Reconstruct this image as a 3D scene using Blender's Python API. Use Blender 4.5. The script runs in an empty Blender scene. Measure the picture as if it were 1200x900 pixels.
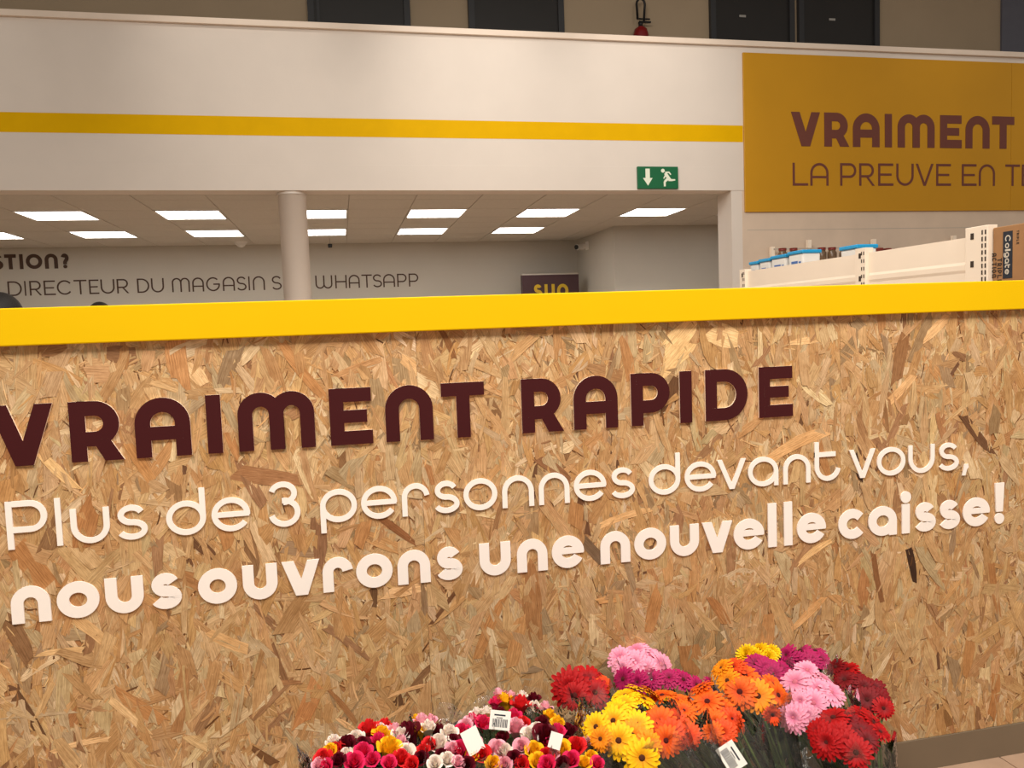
import bpy, bmesh, math, random
import numpy as np
from mathutils import Vector, Matrix
random.seed(7)
PI = math.pi
S = bpy.context.scene
C = S.collection

# ------------------------------------------------------------------ camera
YAW, PITCH, ROLL, FPX = 0.20805, 0.072162, 0.036328, 926.85
CAM = Vector((0, 0, 1.5))
cy_, sy_, cp_, sp_ = math.cos(YAW), math.sin(YAW), math.cos(PITCH), math.sin(PITCH)
FW = Vector((sy_*cp_, cy_*cp_, -sp_)); R0 = Vector((cy_, -sy_, 0)); D0 = FW.cross(R0)
RT = R0*math.cos(ROLL) + D0*math.sin(ROLL)
DN = -R0*math.sin(ROLL) + D0*math.cos(ROLL)
cd = bpy.data.cameras.new('camera'); cam = bpy.data.objects.new('camera', cd); C.objects.link(cam)
cd.sensor_width = 36; cd.lens = 36*FPX/1200; cd.clip_start = 0.05
cam.matrix_world = Matrix(((RT.x, -DN.x, -FW.x, CAM.x), (RT.y, -DN.y, -FW.y, CAM.y), (RT.z, -DN.z, -FW.z, CAM.z), (0, 0, 0, 1)))
S.camera = cam

def ray(px, py): return RT*((px-600)/FPX) + DN*((py-450)/FPX) + FW
def on_y(px, py, Y): d = ray(px, py); return CAM + d*((Y-CAM.y)/d.y)
def on_x(px, py, X): d = ray(px, py); return CAM + d*((X-CAM.x)/d.x)
def on_z(px, py, Z): d = ray(px, py); return CAM + d*((Z-CAM.z)/d.z)

# ------------------------------------------------------------------ world, light, exposure
S.view_settings.view_transform = 'Standard'
try: S.view_settings.look = 'None'
except Exception: pass
S.view_settings.gamma = 1; S.view_settings.use_curve_mapping = False
S.view_settings.exposure = 0.0
W = bpy.data.worlds.new('world'); S.world = W; W.use_nodes = True
bg = W.node_tree.nodes['Background']; bg.inputs[0].default_value = (1.0, 0.91, 0.81, 1); bg.inputs[1].default_value = 0.31

def area(name, loc, aim, sx, sy, power, col):
    l = bpy.data.lights.new(name, 'AREA'); l.shape = 'RECTANGLE'; l.size = sx; l.size_y = sy; l.energy = power; l.color = col
    o = bpy.data.objects.new(name, l); C.objects.link(o); o.location = loc
    o.rotation_euler = (Vector(aim)-Vector(loc)).to_track_quat('-Z', 'Y').to_euler(); return o
def spot(name, loc, aim, power, col, ang, blend, r=0.06):
    l = bpy.data.lights.new(name, 'SPOT'); l.energy = power; l.color = col; l.spot_size = math.radians(ang); l.spot_blend = blend; l.shadow_soft_size = r
    o = bpy.data.objects.new(name, l); C.objects.link(o); o.location = loc
    o.rotation_euler = (Vector(aim)-Vector(loc)).to_track_quat('-Z', 'Y').to_euler(); return o
WARM = (1.0, 0.93, 0.84)
# shop hall ceiling strips high above and behind the photographer
area('hall_light_left', (-1.0, -0.6, 5.2), (0.2, 2.2, 0.6), 2.2, 0.6, 162, WARM)
area('hall_light_right', (2.6, -0.4, 5.2), (1.4, 2.2, 0.6), 2.2, 0.6, 162, WARM)
area('hall_light_front', (0.5, 0.95, 4.0), (0.5, 1.9, 0.9), 4.0, 0.3, 52, WARM)
area('shelf_fill', (1.2, 4.2, 5.0), (3.1, 4.4, 1.6), 2.5, 0.6, 125, WARM)  # added fill lamp that brightens the shelving, not one of the ceiling strips
# track spots washing the mezzanine wall
for i, (sx, tz, pw) in enumerate([(-3.4, 3.9, 34), (-0.75, 4.0, 78), (1.25, 3.95, 88), (3.1, 3.9, 84), (6.6, 4.0, 36), (8.2, 3.6, 62)]):
    spot('track_spot', (sx, 5.6, 5.6), (sx, 7.5, tz), pw*1.12, (1.0, 0.91, 0.81), 52, 1.0)

# ------------------------------------------------------------------ materials
def lin(c):
    return tuple((v/255/12.92 if v/255 <= 0.04045 else ((v/255+0.055)/1.055)**2.4) for v in c)
MATS = {}
def mat(name, rgb, rough=0.6, metal=0.0, noise=0.0, nscale=8.0, bump=0.0, bscale=60, spec=0.4, emit=None, estr=0, subsurf=0):
    if name in MATS: return MATS[name]
    m = bpy.data.materials.new(name); m.use_nodes = True; nt = m.node_tree; b = nt.nodes['Principled BSDF']
    col = (*lin(rgb), 1)
    b.inputs['Base Color'].default_value = col; b.inputs['Roughness'].default_value = rough; b.inputs['Metallic'].default_value = metal
    b.inputs['Specular IOR Level'].default_value = spec
    tc = nt.nodes.new('ShaderNodeTexCoord')
    if noise:
        n = nt.nodes.new('ShaderNodeTexNoise'); n.inputs['Scale'].default_value = nscale; n.inputs['Detail'].default_value = 6
        r = nt.nodes.new('ShaderNodeValToRGB')
        r.color_ramp.elements[0].position = .3; r.color_ramp.elements[1].position = .7
        r.color_ramp.elements[0].color = tuple(c*(1-noise) for c in col[:3])+(1,); r.color_ramp.elements[1].color = tuple(min(1, c*(1+noise)) for c in col[:3])+(1,)
        nt.links.new(tc.outputs['Object'], n.inputs['Vector']); nt.links.new(n.outputs['Fac'], r.inputs[0]); nt.links.new(r.outputs[0], b.inputs['Base Color'])
    if bump:
        n2 = nt.nodes.new('ShaderNodeTexNoise'); n2.inputs['Scale'].default_value = bscale; n2.inputs['Detail'].default_value = 5
        bp = nt.nodes.new('ShaderNodeBump'); bp.inputs['Strength'].default_value = bump; bp.inputs['Distance'].default_value = 0.004
        nt.links.new(tc.outputs['Object'], n2.inputs['Vector']); nt.links.new(n2.outputs['Fac'], bp.inputs['Height']); nt.links.new(bp.outputs[0], b.inputs['Normal'])
    if emit:
        b.inputs['Emission Color'].default_value = (*emit, 1); b.inputs['Emission Strength'].default_value = estr
    if subsurf: b.inputs['Subsurface Weight'].default_value = subsurf; b.inputs['Subsurface Scale'].default_value = .004
    MATS[name] = m; return m

M_PLASTER = mat('white_plaster', (210, 200, 190), .62, noise=.02, nscale=3, bump=.12, bscale=45)
M_BLOCK = mat('painted_concrete', (204, 184, 164), .7, noise=.04, nscale=5, bump=.25, bscale=25)
M_COPING = mat('coping_paint', (214, 198, 182), .5, noise=.02)
M_STRIPE = mat('stripe_yellow', (214, 167, 0), .7, spec=.08, noise=.03, nscale=6)
M_CAP = mat('cap_yellow', (229, 186, 0), .6, spec=.12, noise=.015, nscale=4)
M_BANNER = mat('banner_ochre', (186, 134, 16), .32, noise=.04, nscale=1.3, bump=.03, bscale=4)
M_BROWN = mat('letter_brown', (66, 22, 24), .6, spec=.15, noise=.03)
M_BROWN2 = mat('banner_letter_brown', (104, 56, 44), .5, noise=.03)
M_BROWN3 = mat('wall_letter_brown', (72, 50, 38), .6, noise=.03)
M_CREAM = mat('letter_edge_cream', (250, 226, 200), .6, noise=.02)
M_WHITE = mat('letter_white', (253, 244, 236), .5, noise=.01)
M_UP = mat('upper_wall_beige', (170, 150, 124), .8, noise=.03, nscale=2, bump=.1)
M_DOOR = mat('door_dark', (38, 35, 33), .45, noise=.08, nscale=3)
M_DOORF = mat('door_frame_dark', (52, 52, 54), .5, noise=.04)
M_GREY = mat('door_bluegrey', (96, 96, 106), .6, noise=.04)
M_METAL = mat('brushed_metal', (180, 176, 170), .35, metal=.8, noise=.03)
M_INWALL = mat('inner_wall', (190, 184, 172), .8, noise=.02, nscale=2, bump=.06)
M_TILE = mat('ceiling_tile', (194, 188, 178), .9, noise=.04, nscale=30, bump=.3, bscale=140)
M_GRID = mat('ceiling_grid', (176, 166, 154), .6, noise=.03)
M_PANEL = mat('light_diffuser', (255, 255, 255), .5, emit=(1.0, .98, .94), estr=7.5, noise=.01)
M_FRAME = mat('light_frame', (225, 222, 216), .5, noise=.02)
M_KICK = mat('kick_plinth', (122, 106, 86), .5, noise=.05, nscale=5)
M_FLOOR = mat('floor_tile', (176, 146, 122), .45, noise=.07, nscale=9, bump=.05)
M_GROUT = mat('grout', (196, 170, 146), .8, noise=.05)
M_STEEL = mat('shelf_cream', (240, 224, 204), .45, noise=.02, nscale=4)
M_SLOT = mat('slot_dark', (58, 46, 36), .8, noise=.03)
M_KRAFT = mat('kraft_board', (158, 116, 76), .8, noise=.05, nscale=12, bump=.05)
M_NAVY = mat('print_navy', (38, 42, 52), .6, noise=.03)
M_INK = mat('print_black', (52, 38, 28), .7, noise=.03)
M_PRINTW = mat('print_white', (205, 196, 180), .6, noise=.02)
M_TUB = mat('tub_white', (232, 228, 222), .4, noise=.01)
M_LID = mat('lid_blue', (30, 150, 205), .35, noise=.03)
M_TUBPR = mat('tub_print_blue', (70, 110, 175), .5, noise=.1, nscale=60)
M_GREEN = mat('exit_green', (0, 92, 52), .5, noise=.03)
M_EXW = mat('exit_white', (220, 225, 205), .5, noise=.02)
M_RED = mat('extinguisher_red', (125, 18, 20), .4, noise=.04)
M_BLACK = mat('black_rubber', (24, 22, 22), .5, noise=.05)
M_SUP = mat('sign_maroon', (70, 46, 50), .5, noise=.05)
M_SUPY = mat('sign_yellow', (205, 170, 40), .5, noise=.04)
M_BUCKET = mat('bucket_black', (26, 25, 25), .4, noise=.05)
M_STEM = mat('stem_green', (84, 104, 54), .6, noise=.15, nscale=30)
M_LEAF = mat('leaf_green', (60, 80, 46), .55, noise=.25, nscale=20)
M_SKIN = mat('skin', (120, 82, 62), .6, noise=.03, subsurf=.1)
M_HAIR = mat('hair_black', (26, 20, 16), .6, noise=.2, nscale=50, bump=.5, bscale=200)
M_SHIRT = mat('shirt_grey', (92, 94, 104), .85, noise=.08, nscale=20, bump=.1)
M_TROUS = mat('trousers_dark', (42, 44, 54), .85, noise=.08, nscale=20, bump=.1)
M_TAG = mat('tag_paper', (236, 230, 220), .5, noise=.02)
M_GLASSJ = mat('jar_brown', (108, 84, 62), .25, noise=.3, nscale=40)
M_REDP = mat('pack_red', (122, 42, 34), .4, noise=.2, nscale=30)

def sleeve_mat():
    m = bpy.data.materials.new('clear_sleeve'); m.use_nodes = True; nt = m.node_tree; nt.nodes.clear()
    out = nt.nodes.new('ShaderNodeOutputMaterial'); mx = nt.nodes.new('ShaderNodeMixShader'); tr = nt.nodes.new('ShaderNodeBsdfTransparent')
    gl = nt.nodes.new('ShaderNodeBsdfGlossy'); gl.inputs['Roughness'].default_value = .12
    tr.inputs[0].default_value = (.93, .93, .91, 1)
    fr = nt.nodes.new('ShaderNodeFresnel'); fr.inputs[0].default_value = 1.35
    tc = nt.nodes.new('ShaderNodeTexCoord'); n = nt.nodes.new('ShaderNodeTexNoise'); n.inputs['Scale'].default_value = 22; n.inputs['Detail'].default_value = 3
    bp = nt.nodes.new('ShaderNodeBump'); bp.inputs['Strength'].default_value = .9; bp.inputs['Distance'].default_value = .02
    nt.links.new(tc.outputs['Object'], n.inputs['Vector']); nt.links.new(n.outputs['Fac'], bp.inputs['Height'])
    nt.links.new(bp.outputs[0], gl.inputs['Normal']); nt.links.new(bp.outputs[0], fr.inputs['Normal'])
    df = nt.nodes.new('ShaderNodeBsdfDiffuse'); df.inputs[0].default_value = (.75, .76, .72, 1); m0 = nt.nodes.new('ShaderNodeMixShader'); m0.inputs[0].default_value = .035
    nt.links.new(tr.outputs[0], m0.inputs[1]); nt.links.new(df.outputs[0], m0.inputs[2]); tr = m0
    nt.links.new(fr.outputs[0], mx.inputs[0]); nt.links.new(tr.outputs[0], mx.inputs[1]); nt.links.new(gl.outputs[0], mx.inputs[2]); nt.links.new(mx.outputs[0], out.inputs[0])
    return m
M_SLEEVE = sleeve_mat()

def petal_mat(name, rgb, tip=None, rough=.6):
    # colour runs from the petal base to its tip (stored UV v)
    m = bpy.data.materials.new(name); m.use_nodes = True; nt = m.node_tree; b = nt.nodes['Principled BSDF']
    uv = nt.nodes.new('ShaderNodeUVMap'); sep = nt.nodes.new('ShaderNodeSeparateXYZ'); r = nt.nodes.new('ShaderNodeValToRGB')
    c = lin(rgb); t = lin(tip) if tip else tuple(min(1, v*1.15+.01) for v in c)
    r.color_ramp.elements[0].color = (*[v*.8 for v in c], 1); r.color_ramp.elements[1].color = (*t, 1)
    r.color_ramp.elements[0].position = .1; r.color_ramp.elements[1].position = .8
    n = nt.nodes.new('ShaderNodeTexNoise'); n.inputs['Scale'].default_value = 60
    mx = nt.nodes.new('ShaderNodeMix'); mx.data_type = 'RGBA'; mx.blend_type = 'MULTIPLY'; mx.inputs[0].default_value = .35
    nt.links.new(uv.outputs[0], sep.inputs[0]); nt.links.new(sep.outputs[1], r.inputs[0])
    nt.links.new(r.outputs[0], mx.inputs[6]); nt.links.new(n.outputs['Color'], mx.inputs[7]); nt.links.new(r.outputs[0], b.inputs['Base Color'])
    b.inputs['Roughness'].default_value = rough; b.inputs['Specular IOR Level'].default_value = .25
    b.inputs['Subsurface Weight'].default_value = .12; b.inputs['Subsurface Scale'].default_value = .004
    return m

def osb_mat():
    m = bpy.data.materials.new('osb_flakes'); m.use_nodes = True; nt = m.node_tree; b = nt.nodes['Principled BSDF']; L = nt.links.new
    at = nt.nodes.new('ShaderNodeAttribute'); at.attribute_name = 'tone'
    uv = nt.nodes.new('ShaderNodeUVMap')
    mp = nt.nodes.new('ShaderNodeMapping'); mp.inputs['Scale'].default_value = (14, 330, 1)
    n = nt.nodes.new('ShaderNodeTexNoise'); n.inputs['Scale'].default_value = 1; n.inputs['Detail'].default_value = 5; n.inputs['Roughness'].default_value = .6
    L(uv.outputs[0], mp.inputs[0]); L(mp.outputs[0], n.inputs['Vector'])
    r = nt.nodes.new('ShaderNodeValToRGB'); e = r.color_ramp.elements
    e[0].position = .28; e[0].color = (.66, .59, .50, 1); e[1].position = .66; e[1].color = (1.22, 1.22, 1.20, 1)
    L(n.outputs['Fac'], r.inputs[0])
    mx = nt.nodes.new('ShaderNodeMix'); mx.data_type = 'RGBA'; mx.blend_type = 'MULTIPLY'; mx.inputs[0].default_value = 1
    L(at.outputs['Color'], mx.inputs[6]); L(r.outputs[0], mx.inputs[7])
    # broad blotches within a flake
    n2 = nt.nodes.new('ShaderNodeTexNoise'); n2.inputs['Scale'].default_value = 38; n2.inputs['Detail'].default_value = 3
    tc = nt.nodes.new('ShaderNodeTexCoord'); L(tc.outputs['Object'], n2.inputs['Vector'])
    r2 = nt.nodes.new('ShaderNodeValToRGB'); r2.color_ramp.elements[0].position = .33; r2.color_ramp.elements[0].color = (.84, .79, .73, 1); r2.color_ramp.elements[1].position = .6
    L(n2.outputs['Fac'], r2.inputs[0])
    m2 = nt.nodes.new('ShaderNodeMix'); m2.data_type = 'RGBA'; m2.blend_type = 'MULTIPLY'; m2.inputs[0].default_value = .8
    L(mx.outputs[2], m2.inputs[6]); L(r2.outputs[0], m2.inputs[7]); 
    mp3 = nt.nodes.new('ShaderNodeMapping'); mp3.inputs['Scale'].default_value = (60, 900, 1); L(uv.outputs[0], mp3.inputs[0])
    n3 = nt.nodes.new('ShaderNodeTexNoise'); n3.inputs['Scale'].default_value = 1; n3.inputs['Detail'].default_value = 3; L(mp3.outputs[0], n3.inputs['Vector'])
    r3 = nt.nodes.new('ShaderNodeValToRGB'); r3.color_ramp.elements[0].position = .30; r3.color_ramp.elements[0].color = (.62, .54, .46, 1); r3.color_ramp.elements[1].position = .50; L(n3.outputs['Fac'], r3.inputs[0])
    m3 = nt.nodes.new('ShaderNodeMix'); m3.data_type = 'RGBA'; m3.blend_type = 'MULTIPLY'; m3.inputs[0].default_value = .8
    L(m2.outputs[2], m3.inputs[6]); L(r3.outputs[0], m3.inputs[7])
    n4 = nt.nodes.new('ShaderNodeTexNoise'); n4.inputs['Scale'].default_value = 7; n4.inputs['Detail'].default_value = 2; L(tc.outputs['Object'], n4.inputs['Vector'])
    r4 = nt.nodes.new('ShaderNodeValToRGB'); r4.color_ramp.elements[0].position = .3; r4.color_ramp.elements[0].color = (.88, .80, .70, 1); r4.color_ramp.elements[1].position = .65; L(n4.outputs['Fac'], r4.inputs[0])
    m4 = nt.nodes.new('ShaderNodeMix'); m4.data_type = 'RGBA'; m4.blend_type = 'MULTIPLY'; m4.inputs[0].default_value = .8
    L(m3.outputs[2], m4.inputs[6]); L(r4.outputs[0], m4.inputs[7]); L(m4.outputs[2], b.inputs['Base Color'])
    bp = nt.nodes.new('ShaderNodeBump'); bp.inputs['Strength'].default_value = .35; bp.inputs['Distance'].default_value = .0012
    L(n.outputs['Fac'], bp.inputs['Height']); L(bp.outputs[0], b.inputs['Normal'])
    b.inputs['Roughness'].default_value = .58; b.inputs['Specular IOR Level'].default_value = .3
    return m
M_OSB = osb_mat()

# ------------------------------------------------------------------ helpers
def finish(name, me, mats, parent=None, smooth=False):
    for m in (mats if isinstance(mats, (list, tuple)) else [mats]): me.materials.append(m)
    if smooth: me.polygons.foreach_set('use_smooth', [True]*len(me.polygons))
    o = bpy.data.objects.new(name, me); C.objects.link(o)
    if parent: o.parent = parent
    return o
def from_bm(name, bm, mats, parent=None, smooth=False):
    me = bpy.data.meshes.new(name); bm.to_mesh(me); bm.free(); return finish(name, me, mats, parent, smooth)
def box(bm, x0, x1, y0, y1, z0, z1, mi=0, bev=0):
    vs = [bm.verts.new((x, y, z)) for x in (x0, x1) for y in (y0, y1) for z in (z0, z1)]
    fs = [(0, 1, 3, 2), (4, 6, 7, 5), (0, 4, 5, 1), (2, 3, 7, 6), (0, 2, 6, 4), (1, 5, 7, 3)]
    out = []
    for f in fs:
        q = bm.faces.new([vs[i] for i in f]); q.material_index = mi; out.append(q)
    if bev:
        es = list({e for f in out for e in f.edges})
        bmesh.ops.bevel(bm, geom=es, offset=bev, segments=2, affect='EDGES', profile=.5)
    return out
def boxo(name, x0, x1, y0, y1, z0, z1, m, parent=None, bev=0):
    bm = bmesh.new()
    if parent is not None:
        l = parent.location; x0 -= l.x; x1 -= l.x; y0 -= l.y; y1 -= l.y; z0 -= l.z; z1 -= l.z
    box(bm, x0, x1, y0, y1, z0, z1, 0, bev); return from_bm(name, bm, m, parent)
def tube(bm, pts, radii, n=10, cap=True, mi=0):
    pts = [Vector(p) for p in pts]; rings = []
    if not isinstance(radii, (list, tuple)): radii = [radii]*len(pts)
    up = Vector((0, 0, 1)); prev = None
    for i, p in enumerate(pts):
        t = (pts[min(i+1, len(pts)-1)]-pts[max(i-1, 0)]).normalized()
        if prev is None: a = t.cross(up) if abs(t.dot(up)) < .95 else t.cross(Vector((1, 0, 0)))
        else: a = prev - t*prev.dot(t)
        a.normalize(); prev = a; b = t.cross(a)
        rings.append([bm.verts.new(p + (a*math.cos(k*2*PI/n) + b*math.sin(k*2*PI/n))*radii[i]) for k in range(n)])
    for r0, r1 in zip(rings, rings[1:]):
        for k in range(n):
            f = bm.faces.new((r0[k], r0[(k+1) % n], r1[(k+1) % n], r1[k])); f.material_index = mi; f.smooth = True
    if cap:
        f = bm.faces.new(rings[0]); f.material_index = mi; f = bm.faces.new(list(reversed(rings[-1]))); f.material_index = mi
def tag(o, label=None, cat=None, group=None, kind=None):
    if label: o['label'] = label
    if cat: o['category'] = cat
    if group: o['group'] = group
    if kind: o['kind'] = kind
    return o
def thing(name, label, cat, loc=(0, 0, 0), group=None):
    o = bpy.data.objects.new(name, None); C.objects.link(o); o.location = loc; o.empty_display_size = .1
    return tag(o, label, cat, group)
def struct(o): o['kind'] = 'structure'; return o

# ------------------------------------------------------------------ stroke lettering
def arc(cx, cy, rx, ry, a0, a1, n=None):
    n = n or max(4, int(abs(a1-a0)/11))
    return [(cx+rx*math.cos(math.radians(a0+(a1-a0)*i/n)), cy+ry*math.sin(math.radians(a0+(a1-a0)*i/n))) for i in range(n+1)]
def ribbon(path, s):
    """centre line -> (left points, right points)"""
    P = [Vector((p[0], p[1])) for p in path]; Lf, Rt = [], []
    Q = [P[0]]
    for p in P[1:]:
        if (p-Q[-1]).length > 1e-6: Q.append(p)
    P = Q
    cyc = (P[0]-P[-1]).length < 1e-5
    for i, p in enumerate(P):
        if cyc and i in (0, len(P)-1):
            d0 = (P[0]-P[-2]).normalized(); d1 = (P[1]-P[0]).normalized(); n0 = Vector((-d0.y, d0.x)); n1 = Vector((-d1.y, d1.x)); nn = (n0+n1).normalized(); k = 1/max(.5, nn.dot(n0))
        elif i == 0: d = (P[1]-p).normalized(); nn = Vector((-d.y, d.x)); k = 1
        elif i == len(P)-1: d = (p-P[-2]).normalized(); nn = Vector((-d.y, d.x)); k = 1
        else:
            d0 = (p-P[i-1]).normalized(); d1 = (P[i+1]-p).normalized(); n0 = Vector((-d0.y, d0.x)); n1 = Vector((-d1.y, d1.x))
            nn = (n0+n1).normalized(); k = 1/max(.5, nn.dot(n0))
        Lf.append(p+nn*(s/2*k)); Rt.append(p-nn*(s/2*k))
    return Lf, Rt
def glyph(ch, w, H, s, xh=None):
    """strips: each strip is (left points, right points). w,H = outer box, s = stroke"""
    h = s/2; out = []
    def st(path, ss=s): out.append(ribbon(path, ss))
    def rect(x0, y0, x1, y1): out.append(([Vector((x0, y0)), Vector((x0, y1))], [Vector((x1, y0)), Vector((x1, y1))]))
    def quad(a, b, c, d): out.append(([Vector(a), Vector(b)], [Vector(d), Vector(c)]))
    def disc(cx, cy, r):
        pts = arc(cx, cy, r, r, 0, 360, 20); up = [Vector(p) for p in pts[:11]]; dn = [Vector(pts[(20-i) % 20]) for i in range(11)]
        out.append((up, dn))
    def arch(x0, x1, top, bot=0.0, ry=None):
        rx = (x1-x0)/2; ry = ry or rx; ry = min(ry, top-bot-h)
        st([(x0, bot)] + arc((x0+x1)/2, top-ry, rx, ry, 180, 0) + [(x1, bot)])
    def uarch(x0, x1, top, ry=None):
        rx = (x1-x0)/2; ry = ry or rx
        st([(x0, top)] + arc((x0+x1)/2, h+ry, rx, ry, 180, 360) + [(x1, top)])
    rx = w/2-h; ry = H/2-h
    if ch == 'V':
        a = s*1.12; b = s*.56; e = w/2
        quad((0, H), (a, H), (e+b, 0), (e-b, 0)); quad((w-a, H), (w, H), (e+b, 0), (e-b, 0))
    elif ch == 'v':
        a = s*1.1; b = s*.55; e = w/2
        quad((0, H), (a, H), (e+b, 0), (e-b, 0)); quad((w-a, H), (w, H), (e+b, 0), (e-b, 0))
    elif ch in 'RPD':
        rect(0, 0, s, H)
        mid = {'R': .37*H if s > .15*H else .42*H, 'P': .36*H if s > .15*H else .40*H, 'D': h}[ch]
        br = w*(.94 if ch == 'R' else 1.0); ryy = (H-h-mid)/2
        rxx = min(ryy*(1.0 if ch != 'D' else .85), br-h-s*1.05)
        if ch == 'D': rxx = min(ryy, w-h-s)*.98
        cx = br-h-rxx
        st([(h, H-h)] + arc(cx, (H-h+mid)/2, rxx, ryy, 90, -90) + [(h, mid)])
        if ch == 'R': quad((w*.40, mid), (w*.40+s*1.12, mid), (w, 0), (w-s*1.22, 0))
    elif ch == 'A': arch(h, w-h, H-h, 0, min(rx, H*.55)); y = H*(.40 if s > .15*H else .38); rect_y = (y-h*.95, y+h*.95); rect(h, rect_y[0], w-h, rect_y[1])
    elif ch in 'Il1' and ch != '1': rect(0, 0, w, H)
    elif ch == 'M': arch(h, w/2, H-h); arch(w/2, w-h, H-h)
    elif ch == 'W': uarch(h, w/2, H); uarch(w/2, w-h, H)
    elif ch in 'Nn': arch(h, w-h, H-h)
    elif ch in 'Uu': uarch(h, w-h, H)
    elif ch == 'H': rect(0, 0, s, H); rect(w-s, 0, w, H); rect(h, H/2-h, w-h, H/2+h)
    elif ch == 'E': rect(0, 0, s, H); rect(h, H-s, w*.99, H); rect(h, 0, w, s); rect(h, H/2-h*.92, w*.88, H/2+h*.92)
    elif ch == 'L': rect(0, 0, s, H); rect(h, 0, w, s)
    elif ch == 'T': rect(0, H-s, w, H); rect(w/2-h, 0, w/2+h, H-h)
    elif ch in 'OoQ': st(arc(w/2, H/2, rx, ry, 0, 360, 36))
    elif ch in 'Cc': st(arc(w/2, H/2, rx, ry, 38, 322, 28))
    elif ch == 'G': st(arc(w/2, H/2, rx, ry, 45, 360, 28)); rect(w*.52, H/2-h, w-h*.2, H/2+h)
    elif ch in 'Ss':
        r4 = (H-s)/4; m = .06*w if s > .15*H else .03*w
        st(arc(w/2, H-h-r4, rx-m, r4, 22, 270, 20)[:-1] + arc(w/2, h+r4, rx, r4, 90, -158, 20))
    elif ch == 'e':
        if s > .2*H: st(arc(w/2, H/2, rx, ry, -6, 333, 36)); rect(h, H/2-s*.20, w*.985, H/2+s*.44)
        else: st(arc(w/2, H/2, rx, ry, -4, 325, 36)); rect(h, H/2-s*.47, w-h*.3, H/2+s*.47)
    elif ch == '3':
        r1 = (H*.46-s*.5)/2; r2 = (H*.58-s*.5)/2
        st(arc(w*.48, H-h-r1, rx*.86, r1, 165, -90, 20)); st(arc(w*.5, h+r2, rx, r2, 98, -165, 22))
    elif ch == 'd': st(arc(w/2, xh/2, rx, xh/2-h, 0, 360, 36)); rect(w-s, xh/2, w, H)
    elif ch == 'p':
        dp = (H-xh); st([(p[0], p[1]+dp) for p in arc(w/2, xh/2, rx, xh/2-h, 0, 360, 36)]); rect(0, 0, s, dp+xh/2)
    elif ch == 'g':
        dp = H-xh; st([(p[0], p[1]+dp) for p in arc(w/2, xh/2, rx, xh/2-h, 0, 360, 30)]); st([(w-h, dp+xh*.6)]+arc(w/2, h+dp*.8, rx, dp*.8, 0, -150, 14))
    elif ch == 'a': st(arc(w/2, H/2, rx, ry, 0, 360, 36)); rect(w-s, 0, w, H/2)
    elif ch == 'r': rr = w-s; st([(h, 0)] + arc(w/2, H-h-min(rx, ry*2), rx, min(rx, ry*1.2), 180, 6, 14))
    elif ch == 't':
        rr = (w-s)*.62; st([(h, H)] + arc(h+rr, h+rr, rr, rr, 180, 300 if s > .2*xh else 350, 12)); rect(0, xh-s, w*.96, xh)
    elif ch == 'i': rect(w*.08, 0, w*.92, xh); disc(w/2, H-w*.56, w*.56)
    elif ch == '!': quad((0, H), (w, H), (w*.86, H*.30), (w*.14, H*.30)); disc(w/2, w*.50, w*.50)
    elif ch == ',': quad((w*.35, H), (w, H), (w*.5, 0), (0, 0)); disc(w*.68, H*.78, w*.34)
    elif ch == '?':
        st(arc(w/2, H*.70, rx, H*.30-h, 165, -60, 16) + [(w/2, H*.42), (w/2, H*.27)]); disc(w/2, s*.55, s*.55)
    return out
def letter(ch, w, H, s, depth, mats, parent, mtx, xh=None, label=None):
    """raised letter; local x right, y up, z out of the wall"""
    verts, faces, mi = [], [], []
    for k, (Lf, Rt) in enumerate(glyph(ch, w, H, s, xh)):
        d = depth + k*.00003; b = len(verts); n = len(Lf)
        for a, c in zip(Lf, Rt):
            verts += [(a.x, a.y, d), (c.x, c.y, d), (a.x, a.y, 0), (c.x, c.y, 0)]
        for i in range(n-1):
            p = b+4*i; q = p+4
            faces.append((p, p+1, q+1, q)); mi.append(0)
            faces.append((p+2, p, q, q+2)); mi.append(1)
            faces.append((p+1, p+3, q+3, q+1)); mi.append(1)
        e = b+4*(n-1)
        faces.append((b, b+2, b+3, b+1)); mi.append(1); faces.append((e, e+1, e+3, e+2)); mi.append(1)
    me = bpy.data.meshes.new('letter'); me.from_pydata(verts, [], faces); me.polygons.foreach_set('material_index', mi)
    bm = bmesh.new(); bm.from_mesh(me); bmesh.ops.recalc_face_normals(bm, faces=bm.faces)
    # front faces must look out (+z)
    for f in bm.faces:
        if f.material_index == 0 and f.normal.z < 0: f.normal_flip()
    bm.to_mesh(me); bm.free()
    o = finish('letter', me, mats, parent); o.matrix_local = mtx
    if label: o['label'] = label
    return o
def wall_mtx(x, y, z, parent=None):   # wall facing -Y : local x->X, y->Z, z->-Y
    l = parent.location if parent else Vector((0, 0, 0))
    return Matrix(((1, 0, 0, x-l.x), (0, 0, -1, y-l.y), (0, 1, 0, z-l.z), (0, 0, 0, 1)))

# ================================================================== THE SETTING
YB = 2.178            # face of the partition
YM = 7.5              # mezzanine front
ZC = 2.80             # ceiling under the mezzanine
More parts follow.
